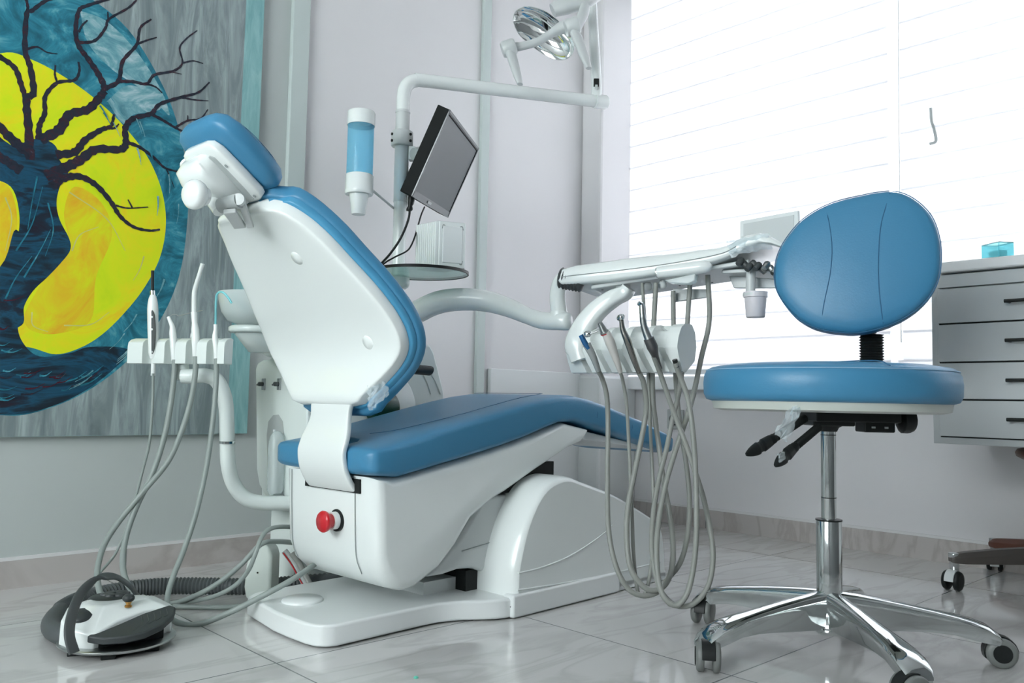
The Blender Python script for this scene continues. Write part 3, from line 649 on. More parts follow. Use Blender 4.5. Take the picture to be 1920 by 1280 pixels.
# ribbed white box on the shelf
K = Vector((*at(819, 499, 2.33).xy, sh.z+.0062)); D1 = Vector((.93, .37, 0)).normalized(); D2 = Vector((-.72, .69, 0)).normalized()
rb = empty('ribbed_box', K, 'white ribbed plastic box standing on the round glass shelf below the monitor', 'box')
RH = .134
bb = B(); bb.prism([K, K+D1*.083, K+D1*.083+D2*.088, K+D2*.088], Z*RH); rbb = bb.go('case', LGREY, rb, bevel=.004)
for i in range(10):
    q = K+D2*(.004+i*.0088)-D1*.002
    B().box(q+Z*RH*.5, D2, D1, Z, .0058, .008, RH-.006).go('rib', WHITE, rb, bevel=.0015)
n1 = D1.cross(Z).normalized(); n1 = n1 if n1.dot(-Y) > 0 else -n1
fq = K+D1*.0425+Z*RH*.5
B().box(fq+n1*.001, D1, n1, Z, .079, .006, RH-.004).go('front_frame', WHITE, rb, bevel=.003)
B().box(fq+n1*.0045+Z*.0, D1, n1, Z, .058, .004, RH-.03).go('front_panel', WHITE2, rb, bevel=.004)
for s, t in ((-1, 1), (1, 1), (1, -1)):
    q = fq+n1*.0046+D1*.031*s+Z*(RH/2-.014)*t
    B().tube([q-D1*.009*s, q-D1*.003*s+Z*.001*t, q-Z*.009*t], .0012, n=6).go('corner_clip', SEAM, rb)
# cup dispenser
dcx, dd_ = 675, 2.30
zz = lambda py: at(dcx, py, dd_).z
ax = lambda z: Vector((at(dcx, 300, dd_).x, dd_, z))
cd = empty('cup_dispenser', ax(zz(365)), 'wall-side blue clear tube cup dispenser with white ends left of the pole', 'cup dispenser')
B().lathe(ax(zz(332)), Z, [(.0355, 0), (.0365, 0), (.0365, zz(228)-zz(332)), (.0355, zz(228)-zz(332)), (.0355, 0)], 40, cap=False).go('tube', BLUET, cd)
B().lathe(ax(zz(236)), Z, [(.037, 0), (.0385, 0), (.0385, .036), (.036, .040), (0, .041), (0, .038), (.034, .036), (.037, .033)], 40, cap=False).go('top_cap', WHITE, cd)
B().lathe(ax(zz(365)), Z, [(.026, 0), (.0375, 0), (.039, .004), (.039, .012), (.0385, .013), (.0385, .053), (.036, .056), (.030, .056), (.026, .0)], 40, cap=False).go('bottom_collar', WHITE, cd)
B().tube([ax(zz(355))+X*.035, Vector((PB.x-.02, PB.y, zz(358)))], .0035, n=8, smooth=False).go('bracket_rod', LGREY, cd)
tag(B().lathe(ax(zz(402)), Z, [(0, 0), (.0185, 0), (.0195, .002), (.0275, .062), (.026, .062), (.0185, .006), (0, .005)], 36).go('paper_cup', WHITE, None), 'white cup sticking out below the blue dispenser tube', 'cup')

# monitor: a tilted rectangle
T = [1, 1.2443, 1.2504, 1.0061]; SCL = 2.33
Q = [EYEP+ray(px, py)*t*SCL for (px, py), t in zip([(843, 205), (897, 277), (838, 407), (770, 367)], T)]
ea = (Q[1]-Q[0]); eb = (Q[3]-Q[0]); mw, mh = ea.length, eb.length; ea.normalize(); eb = (eb-ea*eb.dot(ea)).normalized()
nf = ea.cross(eb).normalized(); nf = nf if nf.dot(EYEP-Q[0]) > 0 else -nf
mc = Q[0]+ea*mw/2+eb*mh/2
mon = empty('monitor', mc, 'black flat monitor tilted on edge and clamped to the white pole', 'monitor')
bb = B(); bb.box(mc-nf*.018, ea, eb, nf, mw, mh, .036); bb.go('housing', mat('matt_black', (.012, .014, .014), .6, spec=.12), mon, bevel=.003)
bz = mat('grey_bezel', (.09, .10, .11), .22, coat=.4)
bb = B()
for (o_, sx, sy) in ((-eb*(mh/2-.004), mw, .008), (eb*(mh/2-.010), mw, .020), (-ea*(mw/2-.003), .006, mh), (ea*(mw/2-.006), .012, mh)):
    bb.box(mc+o_+nf*.001, ea, eb, nf, sx, sy, .005)
bb.go('bezel', bz, mon, bevel=.001)
bb = B(); bb.box(mc+nf*.0005, ea, eb, nf, mw-.02, mh-.03, .002); bb.go('screen', SCREEN, mon)
bb = B(); bb.box(mc-eb*(mh/2-.010)+nf*.0025, ea, eb, nf, mw-.01, .005, .003); bb.box(mc+ea*(mw/2-.0125)+nf*.0025, ea, eb, nf, .007, mh-.01, .003); bb.go('inner_edge', BLACK, mon)
bb = B(); bb.box(mc+eb*(mh/2-.010)-ea*mw*.12+nf*.0055, ea, eb, nf, .05, .008, .001); bb.go('maker_plate', LGREY, mon)
bb = B(); bb.tube([at(778, 290, 2.45), at(790, 287, 2.47), mc-nf*.036], .021, n=20, smooth=False); bb.go('pivot_mount', GREYP, mon)
def cable(name, pts, r, m, label, cat='cable', group=None, n=10, step=8):
    return tag(B().tube(pts, r, n=n, step=step).go(name, m), label, cat, group)
kb = cable('power_cable', [at(769, 382, 2.36), at(766, 410, 2.36), at(752, 445, 2.36), at(732, 475, 2.36), at(712, 498, 2.35), at(700, 520, 2.36)], .0034, BLACK, 'thick black cable with a plug hanging from the monitor lower corner')
tag(B().rings([[at(x, y, 2.36)+X*k*math.cos(a)+Y*k*math.sin(a) for a in [i*math.pi/8 for i in range(16)]] for x, y, k in ((771, 368, .009), (771, 374, .010), (770, 382, .009), (769, 386, .0065), (768, 392, .0095), (767, 395, .008))]).go('cable_plug', BLACK), 'black plug at the bottom corner of the monitor', 'plug')
cable('signal_cable', [at(796, 388, 2.52), at(789, 405, 2.46), at(779, 440, 2.38), at(771, 460, 2.37), at(762, 471, 2.36), at(740, 482, 2.35), at(718, 496, 2.33), at(702, 520, 2.32)], .0024, BLACK, 'thin black cable bent from the monitor down behind the backrest')

# ------------------------------------------------------------------ operating lamp
lp = at(1018, 62, 2.62)
lamp = empty('operating_lamp', lp, 'white dental operating lamp with a mirror reflector and two grips, above the arm', 'lamp')
ln = Vector((-.30, -.78, -.55)).normalized()
lo = spline([onplane(px, py, lp, ln) for px, py in [(962, 40), (967, 20), (988, 11), (1018, 18), (1045, 36), (1064, 57), (1077, 80), (1075, 99), (1062, 111), (1040, 111), (1014, 98), (990, 80), (972, 62), (962, 40)]], 4)[:-1]
pillow(lo, ln, [(.02, -.055), (.3, -.052), (.6, -.042), (.85, -.025), (.97, -.008), (1, .0), (1, .004), (.985, .005), (.975, -.004), (.9, -.015), (.7, -.029), (.4, -.040), (.02, -.044)]).go('shell', LGREY, lamp)
B().rings([[sum(lo, Vector())/len(lo)+(p-sum(lo, Vector())/len(lo))*s_+ln*o_ for p in lo] for s_, o_ in [(.984, .003), (.9, -.0085), (.8, -.016), (.7, -.0225), (.55, -.029), (.4, -.0335), (.2, -.0365), (.02, -.0375)]], cap=False).go('reflector', MIRROR, lamp)
bb = B(); bb.tube([at(955, 90, 2.56), at(985, 85, 2.56), at(1010, 77, 2.56), at(1035, 62, 2.56), at(1055, 52, 2.56), at(1078, 48, 2.56)], [.015, .013, .0125, .0135, .021, .022], n=18); bb.go('handle_bar', LGREY, lamp)
def grip(a, b, k):
    ax_ = (b-a).normalized()
    B().lathe(a, (at(1078, 48, 2.56)-at(955, 90, 2.56)).normalized(), [(0, -.024), (.022*k, -.024), (.026*k, -.016), (.026*k, .014), (.022*k, .020), (0, .020)], 28).go('grip_hub', LGREY, lamp, bevel=.002)
    B().tube([a, a*.65+b*.35, a*.25+b*.75, b], [.021*k, .020*k, .017*k, .011*k], n=16, flatk=.6).go('grip', LGREY, lamp)
grip(at(955, 90, 2.54), at(975, 158, 2.50), 1); grip(at(1074, 50, 2.53), at(1104, 128, 2.50), 1.08)
bb = B(); bb.tube([at(1036, 20, 2.62), at(1060, 10, 2.62), at(1095, 0, 2.62), at(1125, -14, 2.64)], [.026, .036, .034, .024], n=20, flatk=.8); bb.go('yoke', LGREY, lamp)
bb = B(); bb.tube([at(1082, 50, 2.60), at(1095, 22, 2.60), at(1100, -10, 2.62)], [.018, .020, .018], n=16, flatk=.6); bb.go('yoke_arm', LGREY, lamp)
riser = [at(1118, 182, 2.79), at(1118, 150, 2.79), at(1113, 60, 2.78), at(1109, -20, 2.77)]
rs = B().tube(riser, [.0185, .018, .0165, .015], n=20).go('lamp_riser', WHITE, lamp)
bb = B(); bb.box(at(1118, 155, 2.765), X, Y, Z, .018, .012, .026); bb.go('slot', BLACK, rs, bevel=.002)
bb = B(); bb.box(at(1118, 163, 2.762), X, Y, Z, .009, .012, .012); bb.go('slot_tongue', LGREY, rs, bevel=.001)

# ------------------------------------------------------------------ delivery arm + instrument table
TE = Vector((.90, -.436, 0)); TG = Vector((.436, .90, 0)); P0 = at(1230, 505, 2.10); P0.z = 0
def tp_(px, py, g=0):
    "point on the table's near side plane, pushed g back"
    return onplane(px, py, P0, TG)+TG*g
tray = empty('instrument_table', tp_(1230, 505, .15), 'white swing-arm instrument table with five-slot holder hanging beneath it', 'instrument table')
st_ = [(1046, 508, 528), (1052, 500, 533), (1075, 494, 532), (1141, 485, 526), (1200, 478, 519), (1260, 471, 509), (1310, 464, 499), (1339, 461, 491), (1362, 456, 483), (1380, 446, 473), (1398, 437, 463), (1422, 433, 455), (1445, 441, 457), (1464, 452, 463), (1476, 458, 467)]
rings = []
for px, yt, yb in st_:
    a, b_ = tp_(px, yt), tp_(px, yb); h_ = (a.z-b_.z); r_ = []
    prof = [(0, .15), (.002, .6), (.008, .85), (.022, .97), (.05, 1), (.24, 1), (.27, .97), (.285, .8), (.29, .5), (.288, .1), (.27, 0), (.14, 0), (.02, 0), (.004, .03)]
    for g, f in prof: r_.append(b_+TG*g+Z*h_*f)
    rings.append(r_)
tb = B().rings(rings).go('table_body', WHITE, tray)
B().tube([tp_(px, yb-(yb-yt)*.42, -.0006) for px, yt, yb in st_[1:10]], .0011, n=6).go('panel_joint', SEAM, tb)
# underside tray plate
bb = B(); bb.prism([tp_(1100, 531, .03), tp_(1400, 482, .03), tp_(1400, 482, .25), tp_(1100, 531, .25)], -Z*.012); bb.go('underside_plate', LGREY, tray, bevel=.004)
for i, (px, g) in enumerate(((1115, .06), (1135, .13), (1215, .10), (1240, .18), (1300, .21), (1345, .16), (1385, .12), (1160, .21))):
    t_ = (px-1100)/300; q = tp_(px, 531-49*t_, g)-Z*.0125
    B().lathe(q, -Z, [(0, 0), (.003, 0), (.003, .0012), (0, .0012)], 12).go('screw', BLACK, tray)
# raised rear lip, silicone mat and film
bb = B(); bb.prism([tp_(1154, 483, .22), tp_(1345, 459, .22), tp_(1345, 459, .23), tp_(1154, 483, .23)], Z*.020); bb.go('rear_lip', CLEAR, tray)
bb = B(); bb.prism([tp_(1146, 485, .05), tp_(1232, 475, .05), tp_(1232, 475, .20), tp_(1146, 485, .20)], Z*.007); bb.go('silicone_mat', LGREY, tray, bevel=.003)
# front handle bar with chrome lock
hb0, hb1 = tp_(1238, 513, -.022), tp_(1342, 501, -.022); hd = (hb1-hb0).normalized()
q = B().lathe(hb0, hd, [(0, 0), (.0145, 0), (.015, .004), (.0155, .05), (.0165, .09), (.0155, .118), (.011, .130), (.004, .135), (0, .1355)], 28).go('front_handle', WHITE, tray)
B().lathe(hb0, -hd, [(0, 0), (.0125, 0), (.0125, .003), (.0095, .0035), (.0075, .001), (.0045, .001), (.0040, .004), (0, .004)], 28).go('chrome_lock', CHROME, q)
bb = B(); bb.prism([tp_(1250, 528, -.03), tp_(1310, 515, -.03), tp_(1308, 529, -.03), tp_(1296, 535, -.03), tp_(1262, 533, -.03)], TG*.03); bb.go('clear_cover', CLEAR, tray, bevel=.003)
bb = B(); bb.prism([tp_(1246, 534, .08), tp_(1312, 534, .08), tp_(1312, 549, .08), tp_(1246, 558, .08)], TG*.02); bb.go('hose_box', GREYP, tray)
# instrument controls under the arched end
for i in range(9):
    px = 1385+i*8.2; y0 = 488+(i%3)*4+i*1.2
    bb = B(); q = tp_(px, y0, .02+.01*(i%2)); bb.lathe(q, (Z*(.6)+X*.5*(-1)**i+Y*.2), [(0, -.010), (.007, -.010), (.008, -.002), (.0085, .006), (.006, .010), (0, .011)], 14)
    bb.go('control_knob', DGREY if i < 6 else BRUSH, tray)
bb = B(); bb.prism([tp_(1345, 500, .05), tp_(1456, 494, .05), tp_(1456, 494, .18), tp_(1345, 500, .18)], -Z*.010); bb.go('knob_shelf', LGREY, tray, bevel=.003)
bb = B(); bb.prism([tp_(1350, 505, .10), tp_(1452, 512, .10), tp_(1452, 530, .10), tp_(1360, 530, .10)], TG*.01); bb.go('rear_flap', LGREY, tray, bevel=.003)
# cup holder and its stem
bb = B(); bb.tube([tp_(1401, 495, .05), tp_(1400, 548, .05)], .0115, n=16, smooth=False); bb.go('cup_stem', LGREY, tray)
B().lathe(tp_(1410, 551, .04), Z, [(.024, 0), (.029, 0), (.029, .006), (.024, .006)], 28).go('cup_ring', LGREY, tray)
cpz = tp_(1411, 592, .04)
tag(B().lathe(cpz, Z, [(0, 0), (.021, 0), (.0225, .002), (.0262, .048), (.029, .049), (.029, .062), (.0275, .062), (.0258, .05), (.021, .005), (0, .004)], 32).go('waste_cup', mat('pinkish_plastic', (.66, .63, .66), .35), None), 'small pale lilac cup hanging below the right end of the instrument table', 'cup')
# hook arm down to the holder
ha = [tp_(1168, 535, .05), tp_(1160, 545, .05), tp_(1140, 556, .04), tp_(1112, 580, .03), tp_(1090, 612, .02), tp_(1078, 645, .01), tp_(1086, 676, .01)]
hp_ = spline(ha, 6); rr = []
for i, p in enumerate(hp_):
    t = (hp_[min(i+1, len(hp_)-1)]-hp_[max(i-1, 0)]).normalized(); s_ = t.cross(TG).normalized(); f = i/(len(hp_)-1)
    wd_ = lerp(.014, .027, min(1, f*1.6)) if f < .9 else .022
    rr.append([p+s_*wd_*spow(math.cos(a), .5)+TG*.028*spow(math.sin(a), .5) for a in [k*math.pi/14 for k in range(28)]])
B().rings(rr).go('holder_hook_arm', WHITE, tray)
bb = B(); bb.tube([tp_(1154, 520, .06), tp_(1154, 548, .06)], .019, n=20, smooth=False); bb.go('hook_socket', LGREY, tray, bevel=.003)
# rubber joint, elbow and swing arm back to the unit
j0, j1 = tp_(1070, 527, .02), tp_(1043, 512, .02)
bb = B(); pr_ = []
for i in range(15): pr_ += [(.0255+.004*(i % 2)+.0008*i*0, -.036+i*.0045)]
B().lathe(tp_(1060, 521, .03), (Vector((-.9, .3, .18))).normalized(), [(0, -.045)]+pr_+[(0, .03)], 32).go('ribbed_joint', DGREY, tray)
eb_ = [tp_(1062, 520, .03), tp_(1046, 522, .035), tp_(1037, 535, .04), tp_(1033, 555, .045), tp_(1035, 585, .05)]
B().tube(eb_, [.023, .023, .0215, .0215, .0225], n=24).go('elbow_pipe', WHITE, tray)
B().lathe(tp_(1034, 586, .05), Z, [(.0, -.01), (.0245, -.01), (.0245, .006), (.0235, .009), (0, .009)], 28).go('elbow_collar', WHITE, tray, ang=50)
swing = [c(.02, -.36, .56), at(770, 597, 2.52), at(790, 581, 2.50), at(825, 566, 2.47), at(870, 561, 2.44), at(915, 565, 2.42), at(955, 577, 2.38), at(990, 592, 2.33), at(1020, 601, 2.29), at(1062, 602, 2.25)]
B().tube(swing, [.030, .034, .034, .034, .033, .031, .027, .023, .024, .024], n=28).go('swing_arm', WHITE, tray)
B().lathe(at(1060, 602, 2.25), (at(1062, 602, 2.25)-at(1020, 601, 2.29)).normalized(), [(0, -.02), (.0245, -.02), (.0245, .006), (.019, .013), (0, .015)], 28).go('arm_end', WHITE, tray)
# x-ray viewer panel behind the table
xq = [at(1387, 414, 2.36), at(1497, 394, 2.24), at(1497, 470, 2.24), at(1387, 470, 2.36)]
xd = (xq[1]-xq[0]); xd.z = 0; xd.normalize(); xn = xd.cross(Z).normalized(); xn = xn if xn.y < 0 else -xn
xv = empty('film_viewer', xq[3], 'flat pale film viewer panel standing at the back of the instrument table', 'viewer')
bb = B(); bb.prism(xq, -xn*.012); bb.go('viewer_case', WHITE2, xv, bevel=.003)
cen = sum(xq, Vector())/4
bb = B(); bb.prism([cen+(p-cen)*.86-Z*.004+xn*.0015 for p in xq], -xn*.003); bb.go('viewer_screen', LGREY, xv)

# five-slot holder
HE = CV.copy(); HG = CU.copy()
HP0 = tp_(1205, 660, -.01)
def hh(px, py, g=0): return onplane(px, py, HP0, HG)+HG*g
def hs(px, dz, g): q = hh(px, 655); return Vector((q.x, q.y, HZ+dz))+HG*g
HZ = hh(1200, 656).z
x0, x1 = hh(1082, 655), hh(1290, 655)
hx0 = (x0-HP0).dot(HE); hx1 = (x1-HP0).dot(HE); HL = hx1-hx0
def hp3(s, g, z): q = HP0+HE*(hx0+s*HL)+HG*g; q.z = HZ+z; return q
# cross-section of the block (g toward back, z), scooped on top and slotted down the front
SEC = [(.030, -.030), (.038, .005), (.032, .040), (.018, .058), (.000, .060), (-.014, .058), (-.028, .050), (-.036, .038), (-.042, .024), (-.046, .010), (-.047, .0), (-.043, -.014), (-.037, -.028), (-.030, -.042), (-.023, -.056), (-.010, -.058)]
SEC = [tuple(p.lerp(Vector(SEC[(i+1) % len(SEC)]), k/4)) for i, p in enumerate([Vector(q) for q in SEC]) for k in range(4)]
slots = [.10, .285, .47, .655, .84]
def bump(s, k, hw):
    d_ = abs(s-k); return math.sqrt(max(0, 1-(d_/hw)**2)) if d_ < hw else 0
rr = []
for i in range(361):
    s = i/360; r = []
    for g, z in SEC:
        gg, zq = g, z
        for k in slots:
            kk = k+.085*max(0, (.03-z)/.09)
            if z > .0 and g < .01:
                b_ = bump(s, kk, .066*(.5+.5*min(1, z/.03))); gg += b_*(.034 if g < -.01 else .012); zq -= b_*(.016 if z > .045 else 0)
            elif g < -.005:
                d_ = abs(s-kk); b_ = 1 if d_ < .020 else max(0, 1-(d_-.020)/.004); gg += b_*.026
        r.append(hp3(s, gg, zq))
    rr.append(r)
B().rings(rr).go('handpiece_holder', WHITE, tray, sharp=30)

# instruments with their own hoses: (name, label, slot x px, body path, hose path)
def curve_at(pts): return [at(*p) for p in pts]
grp = 'handpieces in the holder under the instrument table'
def hose_part(pts, r, parent, m=HOSE): return B().tube([at(*p) for p in pts], r, n=12, step=7).go('hose', m, parent)
dA = 2.00
def hd_(x): return 2.125-(x-1100)*.00085
def hz_(x): return hd_(x)-.05
# A: syringe with blue tip
A0 = at(1095, 640, hz_(1095))
iA = empty('air_water_syringe', A0, 'blue-topped metal handpiece in the leftmost slot of the hanging holder', 'handpiece', grp)
B().tube([at(1089, 628, 2.03), at(1097, 643, 2.03), at(1104, 654, 2.03)], [.006, .007, .0045], n=12).go('blue_sleeve', mat('blue_metal', (.03, .13, .30), .25, .3), iA)
B().tube([at(1100, 645, 2.035), at(1112, 668, 2.04), at(1122, 695, 2.06)], [.010, .0085, .0065], n=16).go('body', mat('smoky_grey', (.30, .32, .32), .25), iA)
B().lathe(at(1102, 626, 2.02), Vector((.9, -.3, .15)), [(0, -.008), (.006, -.008), (.008, -.003), (.008, .004), (.004, .009), (0, .009)], 16).go('ring_head', CHROME, iA)
B().tube([at(1104, 627, 2.015), at(1122, 620, 2.01)], .0017, n=8, smooth=False).go('bur', BRUSH, iA)
hose_part([(1122, 695, 2.07), (1130, 712, 2.10), (1138, 745, 2.12), (1140, 800, 2.13), (1139, 900, 2.10), (1141, 990, 2.06), (1153, 1055, 2.03), (1175, 1100, 2.02), (1203, 1116, 2.02), (1232, 1110, 2.03), (1252, 1085, 2.05), (1275, 1055, 2.07), (1289, 1005, 2.10), (1293, 940, 2.12), (1288, 880, 2.13), (1279, 820, 2.14), (1270, 750, 2.15), (1264, 650, 2.15), (1262, 545, 2.14)], .0062, iA)
# B: scaler with red ring
iB = empty('scaler_handpiece', at(1140, 660, 2.03), 'white handpiece with red ring and grey cone tip, second slot of the holder', 'handpiece', grp)
B().tube([at(1135, 622, 2.02), at(1144, 642, 2.03), at(1156, 675, 2.05), at(1163, 697, 2.07)], [.0105, .0125, .0085, .006], n=18).go('body', mat('cream_plastic', (.62, .60, .57), .3), iB)
B().lathe(at(1133, 622, 2.02), (at(1124, 603, 2.01)-at(1133, 622, 2.02)), [(0, -.003), (.0108, -.003), (.0108, .001), (.010, .001), (.009, .003), (.0058, .026), (.0035, .027), (0, .027)], 20).go('cone_tip', BRUSH, iB)
B().lathe(at(1133, 622, 2.02), (at(1124, 603, 2.01)-at(1133, 622, 2.02)), [(0, -.0045), (.0112, -.0045), (.0112, -.0025), (0, -.0025)], 20).go('red_ring', RED, iB)
hose_part([(1163, 697, 2.07), (1168, 715, 2.09), (1175, 760, 2.11), (1180, 850, 2.11), (1185, 960, 2.08), (1188, 1040, 2.05), (1195, 1104, 2.045), (1204, 1117, 2.045), (1214, 1100, 2.045), (1222, 1050, 2.06), (1226, 980, 2.08), (1224, 900, 2.11), (1220, 820, 2.13), (1217, 740, 2.15), (1212, 640, 2.16), (1204, 530, 2.15)], .0045, iB)
# C: slim turbine
iC = empty('turbine_handpiece', at(1185, 660, 2.0), 'slim dark steel handpiece with a round head, third slot of the holder', 'handpiece', grp)
B().tube([at(1165, 600, 1.98), at(1168, 618, 1.985), at(1177, 640, 1.995), at(1188, 672, 2.02), at(1198, 698, 2.05)], [.0055, .0068, .009, .0078, .006], n=16).go('body', mat('dark_steel', (.34, .33, .31), .22, 1), iC)
B().lathe(at(1164, 595, 1.98), Vector((.5, -.8, .35)), [(0, -.008), (.0065, -.008), (.008, -.004), (.008, .004), (.0055, .008), (0, .0085)], 20).go('turbine_head', CHROME, iC)
hose_part([(1198, 698, 2.05), (1207, 718, 2.07), (1212, 760, 2.09), (1207, 800, 2.09), (1192, 875, 2.08), (1179, 940, 2.06), (1175, 1000, 2.04), (1181, 1060, 2.02), (1200, 1093, 2.01), (1222, 1106, 2.01), (1245, 1098, 2.02), (1259, 1068, 2.04), (1262, 1020, 2.06), (1255, 960, 2.09), (1244, 900, 2.11), (1236, 840, 2.13), (1229, 790, 2.14), (1224, 740, 2.15), (1224, 650, 2.15), (1230, 530, 2.14)], .0066, iC)
# D: contra-angle
iD = empty('contra_angle_handpiece', at(1215, 640, 1.98), 'tall angled chrome handpiece with dark collar, fourth slot of the holder', 'handpiece', grp)
B().tube([at(1203, 570, 1.955), at(1205, 595, 1.955), at(1208, 612, 1.96), at(1217, 636, 1.965)], [.006, .0075, .0085, .0105], n=18).go('neck', BRUSH, iD)
B().lathe(at(1201, 570, 1.955), Vector((-.8, -.5, .2)), [(0, -.006), (.0055, -.006), (.0065, 0), (.0055, .006), (0, .0062)], 16).go('head', CHROME, iD)
B().tube([at(1216, 634, 1.965), at(1223, 650, 1.97), at(1229, 668, 1.99), at(1237, 690, 2.02)], [.0125, .0135, .008, .006], n=18).go('collar', mat('charcoal_metal', (.10, .10, .10), .35, .5), iD)
hose_part([(1226, 668, 1.985), (1238, 700, 2.02), (1250, 735, 2.03), (1266, 780, 2.03), (1285, 830, 2.02), (1302, 880, 2.01), (1318, 930, 2.0), (1330, 985, 1.98), (1337, 1040, 1.965), (1330, 1092, 1.95), (1310, 1124, 1.945), (1286, 1136, 1.945), (1262, 1132, 1.95), (1240, 1108, 1.96), (1228, 1070, 1.98), (1222, 1020, 2.01), (1225, 960, 2.04), (1235, 900, 2.07), (1250, 840, 2.09), (1262, 780, 2.10), (1272, 740, 2.11), (1285, 650, 2.12), (1294, 530, 2.11)], .0062, iD)
# E: hose with its plug lying in the last slot
iE = empty('bare_hose', at(1266, 680, 1.97), 'grey hose with a bare metal end in the rightmost slot of the hanging holder', 'hose', grp)
B().tube([at(1265, 674, 1.975), at(1269, 688, 1.98)], .0062, n=14, smooth=False).go('metal_end', BLACK, iE)
hose_part([(1266, 680, 1.975), (1275, 705, 1.99), (1289, 745, 1.99), (1298, 800, 1.98), (1304, 880, 1.97), (1306, 980, 1.95), (1302, 1050, 1.94), (1290, 1108, 1.93), (1270, 1134, 1.93), (1247, 1122, 1.935), (1235, 1088, 1.95), (1231, 1030, 1.97), (1236, 970, 2.0), (1250, 900, 2.03), (1268, 840, 2.05), (1285, 790, 2.06), (1300, 740, 2.07), (1315, 670, 2.08), (1330, 600, 2.09), (1327, 515, 2.08)], .0064, iE)
for px, py, g in ((1200, 530, .07), (1230, 528, .06)):
    B().lathe(tp_(px, py, g), -Z, [(0, -.012), (.006, -.012), (.0105, -.004), (.0105, .006), (.006, .011), (0, .012)], 18).go('hose_socket', LGREY, tray)

# ================================================================== ASSISTANT HOLDER by the painted wall
ah0, ah1 = at(247, 660, 2.13), at(428, 657, 2.05)
AE = (ah1-ah0); AE.z = 0; ALn = AE.length; AE.normalize(); AG = Vector((-AE.y, AE.x, 0)); AG = AG if AG.y > 0 else -AG
def ap(s, g, z): return ah0+AE*(s*ALn)+AG*g+Z*z
asec = [(-.006, .031), (-.014, .024), (-.016, .014), (-.016, -.029), (.018, -.029), (.020, .033), (.012, .036)]
slA = [.215, .445, .665, .875]
def nA(s):
    n_ = 0
    for k in slA:
        d_ = abs(s-k)
        if d_ < .055: n_ = max(n_, 1-(max(0, d_-.02)/.035)**2)
    return n_
sA = sorted(set([0, .01, .99, 1]+[k+e for k in slA for e in (-.055, -.05, -.04, -.03, -.02, 0, .02, .03, .04, .05, .055)]))
bbA = B().rings([[ap(s, g+(nA(s)*.024 if g < 0 else 0), z) for g, z in asec] for s in sA if 0 <= s <= 1])
asst = empty('assistant_holder', ap(.5, 0, -.03), 'long white four-slot holder on a bent pipe in front of the painting', 'instrument holder')
bbA.go('holder_bar', UNITW, asst, bevel=.0015)
B().tube([at(340, 683, 2.11), at(341, 712, 2.11)], .0185, n=20, smooth=False).go('pivot_sleeve', UNITW, asst, bevel=.002)
B().lathe(ap(0, .0, .0), -AE, [(0, -.002), (.007, -.002), (.007, .006), (.004, .009), (0, .009)], 14).go('side_knob', BRUSH, asst)
gp = 'instruments in the long assistant holder'
def afront(px, py): 
    s = (px-247)/181; d = 2.13-.08*s
    return at(px, py, d-.012)
# curing light
cl_ = empty('curing_light', afront(288, 700), 'white pen curing light with dark keypad and thin black tip, first in the assistant holder', 'curing light', gp)
B().tube([afront(286, 507), afront(286, 545)], .0038, n=14, smooth=False).go('black_tip', BLACK, cl_)
B().tube([afront(286, 545), afront(286.5, 553)], .006, n=14, smooth=False).go('chrome_neck', CHROME, cl_)
q = B().tube([afront(286.5, 553), afront(286.5, 562), afront(286.5, 580), afront(287, 620), afront(288, 660), afront(288, 672)], [.0065, .0105, .0132, .0128, .0125, .0085], n=22, step=6).go('body', WHITE, cl_)
kp = [afront(289+5.5*math.cos(a), 623+41*math.sin(a))-Y*.0125 for a in [i*math.pi/16 for i in range(32)]]
B().prism(kp, Y*.006).go('keypad', DGREY, q, bevel=.001)
for py, m_ in ((595, LGREY), (618, LGREY), (660, GREYP)): B().lathe(afront(289, py)-Y*.0125, -Y, [(0, 0), (.0028, 0), (.0024, .001), (0, .0012)], 14).go('button', m_, q)
B().tube([afront(288, 672), afront(287, 704)], .0056, n=16, smooth=False).go('strain_relief', WHITE, cl_)
def ahose(pts, r, parent): return B().tube([at(*p) for p in pts], r, n=12, step=7).go('hose', HOSE2, parent)
ahose([(287, 700, 2.09), (286, 760, 2.09), (280, 830, 2.09), (268, 880, 2.09), (255, 930, 2.08), (240, 985, 2.06), (215, 1040, 2.03), (185, 1078, 1.97), (186, 1105, 1.91), (200, 1116, 1.86)], .0033, cl_)
# suction tip short
s1 = empty('suction_handpiece', afront(325, 680), 'short white suction tube, second in the assistant holder beside the curing light', 'suction handpiece', gp)
B().tube([afront(316, 594), afront(319, 602), afront(323, 612), afront(324, 625), afront(326, 650), afront(327, 676)], [.0045, .0048, .0062, .0085, .0088, .0072], n=18, step=6).go('body', WHITE, s1)
ahose([(328, 674, 2.08), (326, 710, 2.08), (318, 770, 2.07), (305, 830, 2.06), (285, 890, 2.04), (258, 945, 2.02), (238, 1000, 2.0), (230, 1050, 1.97), (237, 1090, 1.93), (262, 1125, 1.88), (268, 1140, 1.86)], .0068, s1)
